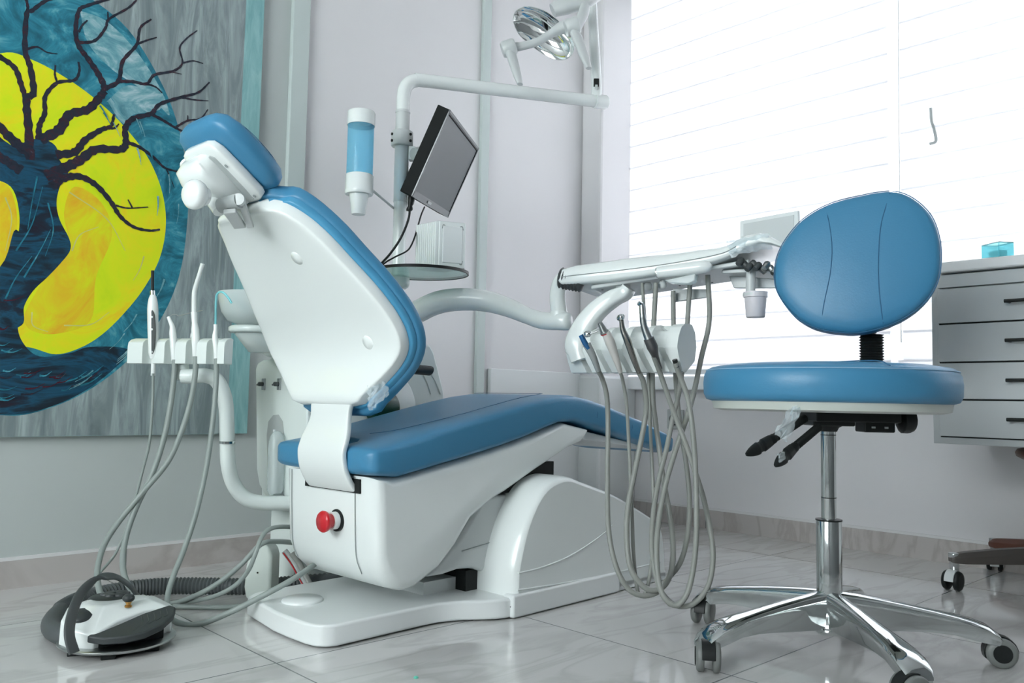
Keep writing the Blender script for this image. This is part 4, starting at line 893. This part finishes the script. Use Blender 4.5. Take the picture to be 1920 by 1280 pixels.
# tall saliva ejector
s2 = empty('suction_handpiece', afront(366, 680), 'tall white suction tube with an angled tip, third in the assistant holder', 'suction handpiece', gp)
B().tube([afront(380, 494), afront(375, 510), afront(366, 540), afront(364, 555), afront(364, 590)], [.0052, .005, .0056, .0058, .0062], n=18, step=6).go('tip', mat('milky_plastic', (.7, .74, .73), .25), s2)
B().tube([afront(364, 585), afront(365, 605), afront(366, 618), afront(367, 640), afront(367, 668)], [.0078, .0068, .0095, .0098, .0078], n=18, step=6).go('body', CHROME if False else WHITE, s2)
B().lathe(afront(359, 627), Vector((-.9, -.4, .2)), [(0, -.002), (.009, -.002), (.009, .002), (0, .003)], 20, sy=1.0).go('valve_lever', WHITE, s2)
ahose([(367, 668, 2.06), (366, 700, 2.06), (358, 750, 2.06), (340, 810, 2.05), (315, 865, 2.04), (270, 920, 2.02), (225, 975, 2.0), (196, 1020, 1.97), (183, 1065, 1.93), (184, 1095, 1.9), (192, 1128, 1.86)], .0066, s2)
# slim blue ejector
s3 = empty('saliva_ejector', afront(405, 680), 'thin pale blue hooked tube, last in the assistant holder near the backrest', 'saliva ejector', gp)
B().tube([afront(434, 568), afront(428, 558), afront(418, 548), afront(409, 549), afront(405, 562), afront(404, 610)], .0028, n=10).go('tip', CYANG, s3)
B().tube([afront(404, 608), afront(404, 618), afront(403, 632), afront(405, 650), afront(406, 672)], [.0046, .0046, .0068, .0068, .0062], n=16, step=6).go('body', WHITE, s3)
ahose([(406, 670, 2.05), (405, 720, 2.05), (399, 790, 2.04), (388, 870, 2.03), (368, 960, 2.0), (345, 1030, 1.97), (325, 1080, 1.94), (314, 1120, 1.91), (318, 1155, 1.88), (345, 1170, 1.86), (380, 1168, 1.86), (430, 1148, 1.87), (490, 1118, 1.88), (545, 1088, 1.90), (580, 1065, 1.95), (600, 1050, 2.02)], .0063, s3)
# orthodontic-like wire prongs resting across the tubes
cable('wire_clip', [afront(316, 597), afront(320, 592), afront(325, 589), afront(332, 590), afront(336, 592), afront(358, 586), afront(380, 582)], .0009, BRUSH, 'thin bent wire resting across the suction tubes', 'wire', n=6)

film([tp_(1362, 452, -.003), tp_(1440, 437, -.003), tp_(1446, 462, .02), tp_(1372, 482, -.003)], 10, 6, .0035, 'cling_film', 'clear cling film stretched over the arched right end of the instrument table', seed=11)

# ================================================================== OPERATOR STOOL
SX = Vector((.658, 1.752, 0))
stool = empty('dental_stool', SX, 'blue padded dental stool with round backrest and chrome star base', 'stool')
def sx(z, r=0, a=0): return SX+Vector((r*math.cos(math.radians(a)), r*math.sin(math.radians(a)), z))
# seat pad
pr = [(0, .508), (.20, .508), (.235, .507), (.247, .511), (.2525, .522), (.2535, .545), (.2515, .562), (.246, .572), (.236, .578), (.20, .584), (.12, .588), (0, .590)]
def sring(r, z, n=96):
    return [SX+Vector((math.cos(2*math.pi*j/n)*r, math.sin(2*math.pi*j/n)*r*.93, z)) for j in range(n)]
bb = B(); bb.rings([sring(max(r, .0005), z) for r, z in pr]); sc_ = bb.go('seat', BLUE, stool)
# stitched groove and panel seams
B().tube(sring(.2475, .5706)+[sring(.2475, .5706)[0]], .0011, n=6, smooth=False).go('seam', mat('pale_blue_thread', (.25, .42, .58), .6), sc_)
B().tube([SX+Vector((.02, -.245, .575)), SX+Vector((.015, -.20, .5855)), SX+Vector((.0, -.05, .590)), SX+Vector((-.03, .1, .589))], .0012, n=6).go('seam', STITCH, sc_)
bb = B(); bb.rings([sring(max(r, .0005), z) for r, z in [(0, .488), (.215, .488), (.232, .492), (.236, .509), (0, .509)]]); bb.go('seat_tray', mat('cream_tray', (.50, .53, .49), .35, coat=.2), stool)
# mechanism
bb = B(); bb.box(sx(.479)+Vector((.04, 0, 0)), X, Y, Z, .17, .12, .020); bb.box(sx(.467), X, Y, Z, .085, .07, .014); bb.box(sx(.478)+Vector((.125, .03, 0)), X, Y, Z, .09, .12, .020)
mech = bb.go('tilt_mechanism', BLACK, stool, bevel=.003)
B().lathe(sx(.448), Z, [(0, 0), (.017, 0), (.021, .008), (.028, .012), (.03, .016), (0, .016)], 28).go('column_cap', BLACK, stool)
bb = B(); bb.box(sx(.462)+Vector((.088, -.02, 0)), X, Y, Z, .062, .05, .026); br_ = bb.go('rear_bracket', BLACK, stool, bevel=.003)
for dx in (.074, .100): B().box(sx(.459)+Vector((dx, -.0455, 0)), X, Y, Z, .008, .002, .004).go('steel_slot', CHROME, br_)
# side knob
kx = sx(.474)+Vector((.128, -.03, 0))
B().lathe(kx+X*(-.02), X, [(0, 0), (.007, 0), (.007, .022), (.018, .025)]+[(.026, .030), (.0265, .043), (.022, .053), (.012, .058), (0, .059)], 14).go('tension_knob', BLACK, stool, bevel=.001)
# levers with ribbed sleeves
def lever(pts, name='lever'):
    P = spline([at(*p) for p in pts], 14); n = len(P); rings = []
    for i, p in enumerate(P):
        t = (P[min(i+1, n-1)]-P[max(i-1, 0)]).normalized(); a = t.cross(Y).normalized(); b = t.cross(a)
        f = i/(n-1)
        if f < .5: r = .0068+.0016*(1 if i % 2 else -1); k = 1
        elif f < .54: r = .0095; k = .9
        else: g = (f-.54)/.46; r = .0105+.002*math.sin(g*3)-.0075*g**4; k = .55
        if .70 < f < .78: r -= .002
        rings.append([p+(a*math.cos(q)+b*math.sin(q)*k)*r for q in [j*math.pi/8 for j in range(16)]])
    B().rings(rings).go(name, BLACK, stool)
lever([(1510, 783, 1.66), (1480, 803, 1.62), (1450, 822, 1.58), (1425, 838, 1.55), (1399, 852, 1.53)])
lever([(1535, 800, 1.66), (1515, 817, 1.62), (1490, 838, 1.58), (1472, 855, 1.55), (1453, 873, 1.53)])
film([at(1485, 762, 1.55), at(1505, 764, 1.57), at(1474, 830, 1.55), at(1452, 812, 1.55)], 8, 8, .0035, 'cling_film', 'torn clear cling film wrapped round the stool height lever', seed=5)
film([at(1458, 850, 1.52), at(1470, 846, 1.53), at(1474, 858, 1.53), at(1462, 866, 1.52)], 5, 5, .002, 'cling_film', 'scrap of clear film stuck on the lower stool lever tip', seed=8)
# column
B().lathe(sx(.262), Z, [(0, 0), (.0148, 0), (.0148, .192), (0, .192)], 40).go('gas_piston', CHROME, stool, ang=50)
B().lathe(sx(.10), Z, [(0, 0), (.025, 0), (.0252, .165), (.024, .168), (.0155, .168), (0, .168)], 48).go('column_sleeve', CHROME, stool)
for z_ in (.440, .312): B().lathe(sx(z_), Z, [(.0145, 0), (.0151, 0), (.0151, .0018), (.0145, .0018)], 32).go('piston_groove', BLACK, stool)
B().lathe(sx(.266), Z, [(.0155, 0), (.0262, 0), (.0262, .003), (.0155, .004)], 40).go('sleeve_ring', BLACK, stool)
B().lathe(sx(.040), Z, [(0, 0), (.026, 0), (.028, .003), (.028, .015), (.0265, .018), (.0265, .055), (.031, .066), (.030, .072), (0, .073)], 40).go('base_hub', CHROME, stool)
# arms
ang0 = [204, 132, 60, -12, -84]
def arm(a):
    d = Vector((math.cos(math.radians(a)), math.sin(math.radians(a)), 0)); s = Vector((-d.y, d.x, 0)); rings = []
    for r, zt, zb, wt, wb in [(.018, .124, .056, .022, .014), (.05, .121, .052, .019, .011), (.09, .116, .053, .0185, .010), (.14, .109, .056, .019, .010), (.19, .101, .058, .021, .011), (.232, .094, .056, .0245, .014), (.265, .087, .050, .028, .020), (.290, .079, .046, .029, .024), (.308, .066, .044, .027, .024), (.320, .050, .043, .021, .019)]:
        h = zt-zb; c_ = SX+d*r+Z*zb
        rings.append([c_+s*x_*1+Z*h*y_ for x_, y_ in [(-wb, 0), (-wb*1.02, .35), (-wt*.86, .62), (-wt, .78), (-wt*.86, .92), (-wt*.45, 1), (0, 1.02), (wt*.45, 1), (wt*.86, .92), (wt, .78), (wt*.86, .62), (wb*1.02, .35), (wb, 0)]])
    return B().rings(rings).go('base_arm', CHROME, stool)
def caster(root, p, yaw, R=.0285, body=BLACK, tyre=DGREY, hub=BLACK, par=None):
    "twin-wheel caster with hood, centre of stem at p on the floor"
    f = Vector((math.cos(math.radians(yaw)), math.sin(math.radians(yaw)), 0)); s = Vector((-f.y, f.x, 0))
    o = B(); cc = p-f*.012+Z*R
    hood = []
    for k in range(13):
        a = math.radians(-25+k*(205/12)); hood.append((a, 1))
    inner = [cc+(f*math.cos(a)+Z*math.sin(a))*(R*.55) for a, _ in hood]; outer = [cc+(f*math.cos(a)+Z*math.sin(a))*(R*1.09) for a, _ in hood]
    o.prism([q-s*.0125 for q in outer]+[q-s*.0125 for q in inner[::-1]], s*.025)
    o.lathe(Vector((p.x, p.y, R+.006)), Z, [(0, 0), (.011, 0), (.011, R*.9-.002), (0, R*.9-.002)], 20)
    cs_ = o.go('caster', body, root, bevel=.0015)
    for sgn in (-1, 1):
        wh = B().lathe(cc+s*sgn*.008, s*sgn, [(0, 0), (R*.9, 0), (R, .002), (R, .010), (R*.88, .014), (R*.6, .015), (0, .0152)], 32).go('wheel', tyre, cs_)
    B().lathe(cc+s*.0235, s, [(0, -.001), (R*.62, -.001), (R*.58, .001), (0, .0012)], 28).go('wheel_cap', hub, cs_)
    return cs_
yaws = [80, 60, 60, 165, 15]
tyre_m = mat('tyre_grey', (.16, .17, .165), .4)
for a, yw in zip(ang0, yaws):
    arm(a); q = sx(0, .303, a); caster(stool, q, yw, tyre=tyre_m)
# backrest post with bellows
bx = at(1634, 640, 1.92); bz0 = .575
def bp_(z): return Vector((bx.x, bx.y, z))
prb = [(0, bz0)]
for i in range(15): prb += [(.0215, bz0+i*.0062), (.0255, bz0+i*.0062+.0031)]
B().lathe(bp_(0), Z, [(r, z) for r, z in prb]+[(0, bz0+.095)], 28, sx=1.1, sy=.8, xd=X).go('ribbed_post', BLACK, stool)
B().tube([bp_(.62), bp_(.70)+Vector((.0, .012, 0))], .014, n=14, smooth=False).go('back_post', BLACK, stool)
B().tube([sx(.478)+Vector((.11, .03, 0)), bp_(.482), bp_(.50), bp_(.60)], .012, n=12).go('post_bar', BLACK, stool)
# backrest pad
bn = Vector((-.40, -.90, .12)).normalized(); bc = at(1605, 490, 1.88)
OUT = [(1451, 517), (1454, 487), (1467, 455), (1493, 420), (1520, 398), (1550, 382), (1580, 372), (1615, 364), (1647, 358), (1680, 357), (1713, 370), (1745, 400), (1761, 440), (1765, 483), (1758, 527), (1733, 565), (1697, 593), (1655, 612), (1607, 622), (1573, 621), (1540, 616), (1515, 607), (1490, 590), (1467, 563), (1455, 540)]
ol = [onplane(px, py, bc, bn) for px, py in OUT]; ol = spline(ol+[ol[0]], 4)[:-1]
bpad = pillow(ol, bn, [(.01, .013), (.35, .012), (.62, .009), (.82, .005), (.93, .001), (.98, -.004), (1.0, -.012), (1.006, -.024), (1.005, -.040), (.99, -.050), (.95, -.055), (.6, -.058), (.01, -.058)]).go('backrest', BLUE, stool)
def bseam(pts):
    cen = sum(ol, Vector())/len(ol); q = []
    for px, py in pts:
        p = onplane(px, py, bc+bn*.0, bn); rr_ = (p-cen).length
        # height of the pillow face at this spot
        e = min(((o_-cen).normalized()-(p-cen).normalized()).length for o_ in ol) ; R_ = min(ol, key=lambda o_: ((o_-cen).normalized()-(p-cen).normalized()).length); f = rr_/(R_-cen).length
        tab = [(0, .013), (.35, .012), (.62, .009), (.82, .005), (.93, .001), (.98, -.004), (1.0, -.012)]
        h = tab[-1][1]
        for (f0, h0), (f1, h1) in zip(tab, tab[1:]):
            if f0 <= f <= f1: h = h0+(h1-h0)*(f-f0)/(f1-f0); break
        q.append(onplane(px, py, bc+bn*(h+.0002), bn))
    B().tube(q, .0011, n=6, step=4).go('seam', STITCH, bpad)
bseam([(1547, 388), (1553, 410), (1558, 440), (1560, 470), (1557, 510), (1550, 545), (1543, 580), (1541, 612)])
bseam([(1669, 361), (1660, 390), (1652, 420), (1648, 460), (1647, 510), (1649, 550), (1653, 585), (1656, 606)])
cen = sum(ol, Vector())/len(ol)
rim = [cen+(p-cen)*1.004-bn*.008 for p in ol]
B().tube(rim+[rim[0]], .0011, n=6, smooth=False).go('piping', STITCH, bpad)
B().lathe(bc-bn*.056+Z*-.03, -bn, [(0, 0), (.09, 0), (.085, .012), (.05, .02), (0, .022)], 32).go('back_shell', BLACK, stool)

# ================================================================== SECOND STOOL, mostly beyond the frame
Q1 = flat(1792, 1108)+Vector((.012, .02, 0))
S2c = Vector((Q1.x+.327, Q1.y-.046, 0))
st2 = empty('wheeled_stool', S2c, 'brown wheeled stool with dusty star base under the drawer cabinet', 'stool')
def s2(z, r=0, a=0): return S2c+Vector((r*math.cos(math.radians(a)), r*math.sin(math.radians(a)), z))
a0 = math.degrees(math.atan2(Q1.y-S2c.y, Q1.x-S2c.x))
R2 = (Q1-S2c).length
for k in range(5):
    a = a0+72*k; d = Vector((math.cos(math.radians(a)), math.sin(math.radians(a)), 0)); s = Vector((-d.y, d.x, 0)); rings = []
    for r, z1, z0, ww in [(.02, .130, .085, .026), (.12, .125, .080, .024), (.22, .116, .076, .022), (R2-.02, .104, .073, .020), (R2+.006, .098, .074, .018), (R2+.016, .090, .076, .012)]:
        cc = S2c+d*r; rings.append([cc+s*ww*.9+Z*z0, cc+s*ww+Z*lerp(z0, z1, .6), cc+s*ww*.6+Z*z1, cc-s*ww*.6+Z*z1, cc-s*ww+Z*lerp(z0, z1, .6), cc-s*ww*.9+Z*z0])
    B().rings(rings).go('base_arm', WOODG if k != 4 else BROWN, st2, bevel=.002)
    B().lathe(s2(.055, R2+.004, a), Z, [(0, 0), (.012, 0), (.012, .032), (.015, .034), (.015, .045), (0, .046)], 20).go('stem', CHROME, st2)
    caster(st2, s2(0, R2+.004, a), 40+50*k, R=.0265, body=LGREY, tyre=BLACK, hub=GREYP)
B().lathe(s2(.07), Z, [(0, 0), (.035, 0), (.035, .07), (.025, .075), (.025, .17), (.014, .175), (.014, .295), (0, .295)], 32).go('column', WOODG, st2)
B().lathe(s2(.362), Z, [(0, 0), (.14, 0), (.155, .008), (.158, .018), (.152, .028), (.13, .034), (0, .036)], 56).go('seat', BROWN, st2)

# ================================================================== DRAWER CABINET hung on the window wall
CA = AR-.45
cab = empty('drawer_cabinet', w(AR-.22, 1.8, .40), 'pale wall-hung drawer cabinet with black bar handles below the window', 'cabinet')
CB0, CB1, CZ0, CZ1 = 1.538, 2.08, .402, .878
def cbx(name, a0_, a1_, b0, b1, z0, z1, m, par, bev=.002): return B().box(w((a0_+a1_)/2, (b0+b1)/2, (z0+z1)/2), WA, WB, Z, a1_-a0_, b1-b0, z1-z0).go(name, m, par, bevel=bev)
cbx('cabinet_body', CA+.003, AR-.012, CB0, CB1, CZ0, CZ1, CABM, cab)
cbx('top_rail', CA-.012, CA+.004, CB0+.022, CB1-.01, .838, CZ1-.004, CABM, cab, .0015)
for z0, z1 in ((.738, .834), (.630, .7335), (.527, .6255), (.424, .5225)):
    dr = cbx('drawer', CA-.013, CA+.004, CB0+.022, CB1-.012, z0, z1, CABM, cab, .0015)
    hz = (z0+z1)/2+.001
    bq = B().tube([w(CA-.013, 1.742, hz), w(CA-.034, 1.742, hz), w(CA-.036, 1.749, hz), w(CA-.036, 1.90, hz), w(CA-.034, 1.907, hz), w(CA-.013, 1.907, hz)], .0048, n=12, step=3)
    bq.go('handle', BLACK, dr)
    cbx('shadow_gap', CA+.0025, CA+.0036, CB0+.020, CB1-.010, z0-.004, z0+.002, BLACK, dr, 0)
B().lathe(w(CA+.08, 1.77, .389), Z, [(0, 0), (.007, 0), (.008, .012), (0, .013)], 14).go('rubber_foot', BLACK, cab)
ct = tag(B().box(w((CA-.03+AR-.085)/2, 1.86, .8935), WA, WB, Z, AR-.085-CA+.03, .60, .030).go('countertop', COUNTER, bevel=.005), 'thick white stone worktop lying on the drawer cabinet', 'worktop')
# small cyan glass box
gq = at(1880, 472, 2.26); gz = .909
gx = empty('glass_box', Vector((gq.x, gq.y, gz)), 'little open cyan glass box standing on the white worktop', 'glass box')
GA, GB = Vector((.97, .1, 0)).normalized(), Vector((-.2, .97, 0)).normalized(); g0 = Vector((gq.x-.022, gq.y-.02, gz))
for nm, o_, ax_, nx_, ln_ in (('front_pane', g0, GA, GB, .042), ('side_pane', g0+GA*.042, GB, GA, .06), ('side_pane', g0, GB, GA, .06), ('back_pane', g0+GB*.06, GA, GB, .042)):
    B().box(o_+ax_*ln_/2+Z*.021, ax_, nx_, Z, ln_, .003, .040).go(nm, CYANG, gx)
B().box(g0+GA*.021+GB*.03+Z*.0015, GA, GB, Z, .042, .06, .003).go('bottom_pane', CYANG, gx)
B().box(g0+GA*.022+GB*.03+Z*.013, GA, GB, Z, .026, .04, .018).go('gel_pads', mat('cyan_pads', (.18, .62, .70), .3), gx, bevel=.003)
fr_ = [g0+Z*.041, g0+GA*.042+Z*.041, g0+GA*.042+GB*.06+Z*.041, g0+GB*.06+Z*.041, g0+Z*.041]
B().tube(fr_, .0016, n=8, smooth=False).go('metal_rim', BRUSH, gx)

# ================================================================== FOOT CONTROL
fc = flat(221, 1205)+Vector((0, .0, 0)); FCc = Vector((-.772, 1.712, 0))
fp = empty('foot_control', FCc, 'round white foot pedal with black treadle and dark carrying arch', 'foot pedal')
FX = Vector((.93, .36, 0)).normalized(); FY = Vector((-FX.y, FX.x, 0))
def f_(x_, y_, z_): return FCc+FX*x_*.94+FY*y_*.96+Z*z_
B().lathe(f_(0, 0, .010), Z, [(0, 0), (.104, 0), (.108, .003), (.108, .006), (.104, .008), (0, .008)], 64).go('base_disc', BRUSH, fp)
for x_, y_ in ((-.075, -.05), (-.01, -.095), (.07, -.06), (.0, .09)): B().box(f_(x_, y_, .006), FX, FY, Z, .026, .014, .012).go('rubber_foot', BLACK, fp, bevel=.002)
# housing: low box with sloped top, open towards the front right
HT = [(-.108, -.03, .062), (-.088, -.062, .052), (-.040, -.088, .044), (.0, -.055, .060), (.05, -.022, .070), (.105, -.002, .066), (.106, .03, .066), (.07, .075, .076), (0, .10, .080), (-.07, .08, .076), (-.104, .035, .072)]
lo_ = [f_(x_, y_, .016) for x_, y_, z_ in HT]; hi_ = [f_(x_*.985, y_*.985, z_) for x_, y_, z_ in HT]; mid_ = [f_(x_*.55-.005, y_*.5+.02, .084) for x_, y_, z_ in HT]
hs_ = B().rings([lo_, hi_, mid_]).go('housing', WHITE, fp, bevel=.004, seg=3, ang=18)
# treadle
def tread(x_, y_): return f_(x_, y_, .027+.10*max(0, x_)+.22*(y_+.10))
tr_ = [(-.052, -.086), (-.02, -.101), (.02, -.106), (.055, -.10), (.088, -.078), (.108, -.045), (.112, -.015), (.100, .0), (.05, -.018), (.0, -.045), (-.04, -.075)]
B().rings([[tread(*q) for q in tr_], [tread(*q)+Z*.014 for q in tr_]]).go('treadle', RUBBER, fp, bevel=.0035)
for k in range(5):
    B().tube([tread(.03+.015*k, -.092+.010*k)+Z*.0145, tread(.048+.012*k, -.068+.006*k)+Z*.0145, tread(.045+.012*k, -.032+.003*k)+Z*.0145], .0009, n=6).go('groove', DGREY, fp)
B().prism([f_(-.03, -.082, .018), f_(.09, -.04, .018), f_(.09, -.0, .018), f_(-.01, -.03, .018)], Z*.024).go('dark_gap', BLACK, fp)
B().lathe(f_(-.068, -.030, .066), (Z*.93-FY*.3).normalized(), [(0, 0), (.021, 0), (.0225, .004), (.020, .008), (0, .010)], 32, sy=1).go('side_button', RUBBER, fp)
B().lathe(f_(-.022, .058, .078), Z, [(0, 0), (.040, 0), (.041, .004), (.036, .008), (0, .009)], 40).go('rear_button', RUBBER, fp)
for k in range(6):
    a = k*math.pi/3; B().lathe(f_(-.012+.018*math.cos(a), .064+.014*math.sin(a), .086), Z, [(0, 0), (.012, 0), (.011, .004), (0, .005)], 7).go('rosette', DGREY, fp)
q = B().lathe(f_(.018, -.012, .076), Z, [(0, 0), (.007, 0), (.007, .003), (.0045, .004), (.0045, .008), (.0065, .009), (.0065, .011), (0, .012)], 20).go('brass_stem', BRASS, fp)
B().lathe(f_(.018, -.012, .087), Z, [(0, 0), (.008, .0), (.0115, .004), (.0115, .008), (.008, .013), (0, .015)], 24).go('knob', RUBBER, fp)
B().lathe(f_(.058, .018, .073), (Z+FX*.15).normalized(), [(0, 0), (.022, 0), (.021, .004), (0, .006)], 28, sx=1, sy=.55).go('arch_foot', RUBBER, fp)
ap_ = spline([at(139, 1224, 1.58), at(130, 1190, 1.585), at(135, 1152, 1.61), at(152, 1112, 1.65), at(180, 1087, 1.70), at(213, 1080, 1.76), at(243, 1098, 1.78), at(263, 1125, 1.79), at(278, 1146, 1.79)], 6)
rr = []
for i, p in enumerate(ap_):
    t = (ap_[min(i+1, len(ap_)-1)]-ap_[max(i-1, 0)]).normalized(); f__ = i/(len(ap_)-1); sd = Vector((.50, .86, 0)).lerp(Vector((-.25, .97, 0)), min(1, f__*1.3)); sd = (sd-t*sd.dot(t)).normalized(); up_ = t.cross(sd)
    rr.append([p+sd*.0105*spow(math.cos(a), .6)+up_*.0034*spow(math.sin(a), .6) for a in [k*math.pi/8 for k in range(16)]])
B().rings(rr).go('carrying_arch', DGREY, fp)

# corrugated drain hose looping behind the pedal
path = [(1000, 1068, .03), (640, 1082, .022), (560, 1093, .022), (500, 1098, .022), (440, 1099, .022), (380, 1098, .022), (320, 1098, .022), (260, 1102, .022), (200, 1112, .022), (150, 1125, .022), (118, 1142, .022), (98, 1162, .022), (97, 1178, .022), (115, 1190, .022), (150, 1196, .022)]
pts = [c(.05, -.28, .024), c(-.10, -.25, .024)]+[flat(px, py, z) for px, py, z in path[2:]]
P = spline(pts, 17); rings = []; nx = Z
for i, p in enumerate(P):
    t = (P[min(i+1, len(P)-1)]-P[max(i-1, 0)]).normalized(); s = t.cross(Z).normalized()
    r = .0185+(.0028 if i % 2 else 0)*(1 if i < len(P)*.72 else 0)
    rings.append([p+(s*math.cos(a)+Z*math.sin(a))*r for a in [k*math.pi/9 for k in range(18)]])
tag(B().rings(rings).go('drain_hose', mat('charcoal_hose', (.075, .085, .088), .5)), 'thick dark corrugated hose lying in a loop on the floor behind the foot pedal', 'hose')
# grey cables on the floor
cable('floor_cable', [flat(258, 1142, .03), flat(290, 1134, .012), flat(330, 1130, .01), at(380, 1110, 1.99), at(420, 1085, 2.0), at(455, 1055, 2.0), at(490, 1020, 2.02), at(520, 1015, 2.06), at(560, 1018, 2.1)], .006, HOSE2, 'grey cable rising from behind the foot pedal over the white housing', group=None)
cable('floor_cable', [flat(300, 1138, .012), flat(345, 1130, .01), at(400, 1118, 1.97), at(440, 1098, 1.96), at(465, 1070, 1.95), at(478, 1040, 1.95), at(490, 1008, 1.97), at(505, 992, 2.0), at(530, 987, 2.04), at(570, 990, 2.1)], .0052, HOSE2, 'grey cable arching highest over the white housing into the chair body')
cable('floor_cable', [flat(270, 1136, .008), flat(310, 1136, .007), flat(380, 1138, .007), flat(440, 1137, .007), flat(500, 1128, .007)], .0055, HOSE2, 'straight grey cable lying flat between the pedal and the chair base')
cable('floor_cable', [flat(240, 1100, .012), flat(262, 1112, .008), flat(290, 1126, .006), flat(310, 1138, .006)], .002, mat('pale_wire', (.5, .55, .54), .5), 'very thin pale wire near the foot pedal arch')
for k, (col, lab) in enumerate(((GREYP, 'grey hose with a thin red stripe dropping from under the chair body, left one'), (HOSE, 'brownish grey hose dropping under the chair body beside the striped one'))):
    cable('under_hose', [at(533+k*14, 1032+k*4, 2.16), at(548+k*12, 1052+k*3, 2.16), at(562+k*9, 1077, 2.15), at(574+k*8, 1098, 2.14)], .0085, col, lab, 'hose')
tag(B().tube([at(531, 1036, 2.148), at(546, 1057, 2.148), at(558, 1079, 2.138), at(568, 1096, 2.13)], .0015, n=6).go('red_wire', RED), 'thin red wire taped along the hose below the chair body', 'wire')
# rounded white housing standing at the head end of the base
pq = flat(478, 1128); pq = Vector((pq.x, pq.y+.02, 0))
hq = [(-.030, 0), (.024, 0), (.030, .01), (.030, .105), (.024, .125), (.010, .135), (-.008, .135), (-.026, .112), (-.033, .08), (-.036, .03)]
wh = empty('cable_housing', pq, 'upright white rounded housing beside the chair base with cables passing over', 'housing')
bb = B(); bb.prism([pq+X*x_+Z*z_ for x_, z_ in hq], Vector((.01, .05, 0))); bb.go('cover', mat('aged_white', (.60, .66, .62), .3, coat=.2), wh, bevel=.009, seg=4)
B().lathe(pq+Vector((-.002, -.001, .066)), -Y, [(0, 0), (.0022, 0), (.0022, .001), (0, .001)], 10).go('screw', BLACK, wh)
tag(B().lathe(flat(780, 1271), Z, [(0, 0), (.0042, 0), (.0045, .002), (.003, .0035), (0, .004)], 7).go('green_chip', mat('mint', (.12, .55, .42), .4)), 'tiny mint green chip on the floor in front of the chair', 'chip')
WORLD=9; REAR_FILL=84; EXPO=0.0

# ================================================================== LIGHT
wd = bpy.data.worlds.new('sky'); sc.world = wd; wd.use_nodes = True
bg = wd.node_tree.nodes['Background']; bg.inputs['Color'].default_value = (1, .96, .995, 1); bg.inputs['Strength'].default_value = WORLD
def area(name, p, d, sx, sy, e, col):
    l = bpy.data.lights.new(name, 'AREA'); l.shape = 'RECTANGLE'; l.size = sx; l.size_y = sy; l.energy = e; l.color = col
    o = bpy.data.objects.new(name, l); COL.objects.link(o); o.location = p; o.rotation_euler = d.to_track_quat('-Z', 'Y').to_euler(); return o
area('rear_fill_light', w(AL-.2, (RB0+RB1)/2, (RZ0+RZ1)/2), WA, 1.9, 1.5, REAR_FILL, (.90, 1, .985))  # area lamp added as fill outside the unseen rear opening
vs = sc.view_settings
vs.view_transform = 'Standard'; vs.look = 'None'; vs.gamma = 1; vs.use_curve_mapping = False; vs.exposure = EXPO
sc.cycles.use_denoising = True; sc.cycles.max_bounces = 10; sc.cycles.transparent_max_bounces = 16; sc.cycles.sample_clamp_indirect = 6
sc.cycles.caustics_reflective = False; sc.cycles.caustics_refractive = False
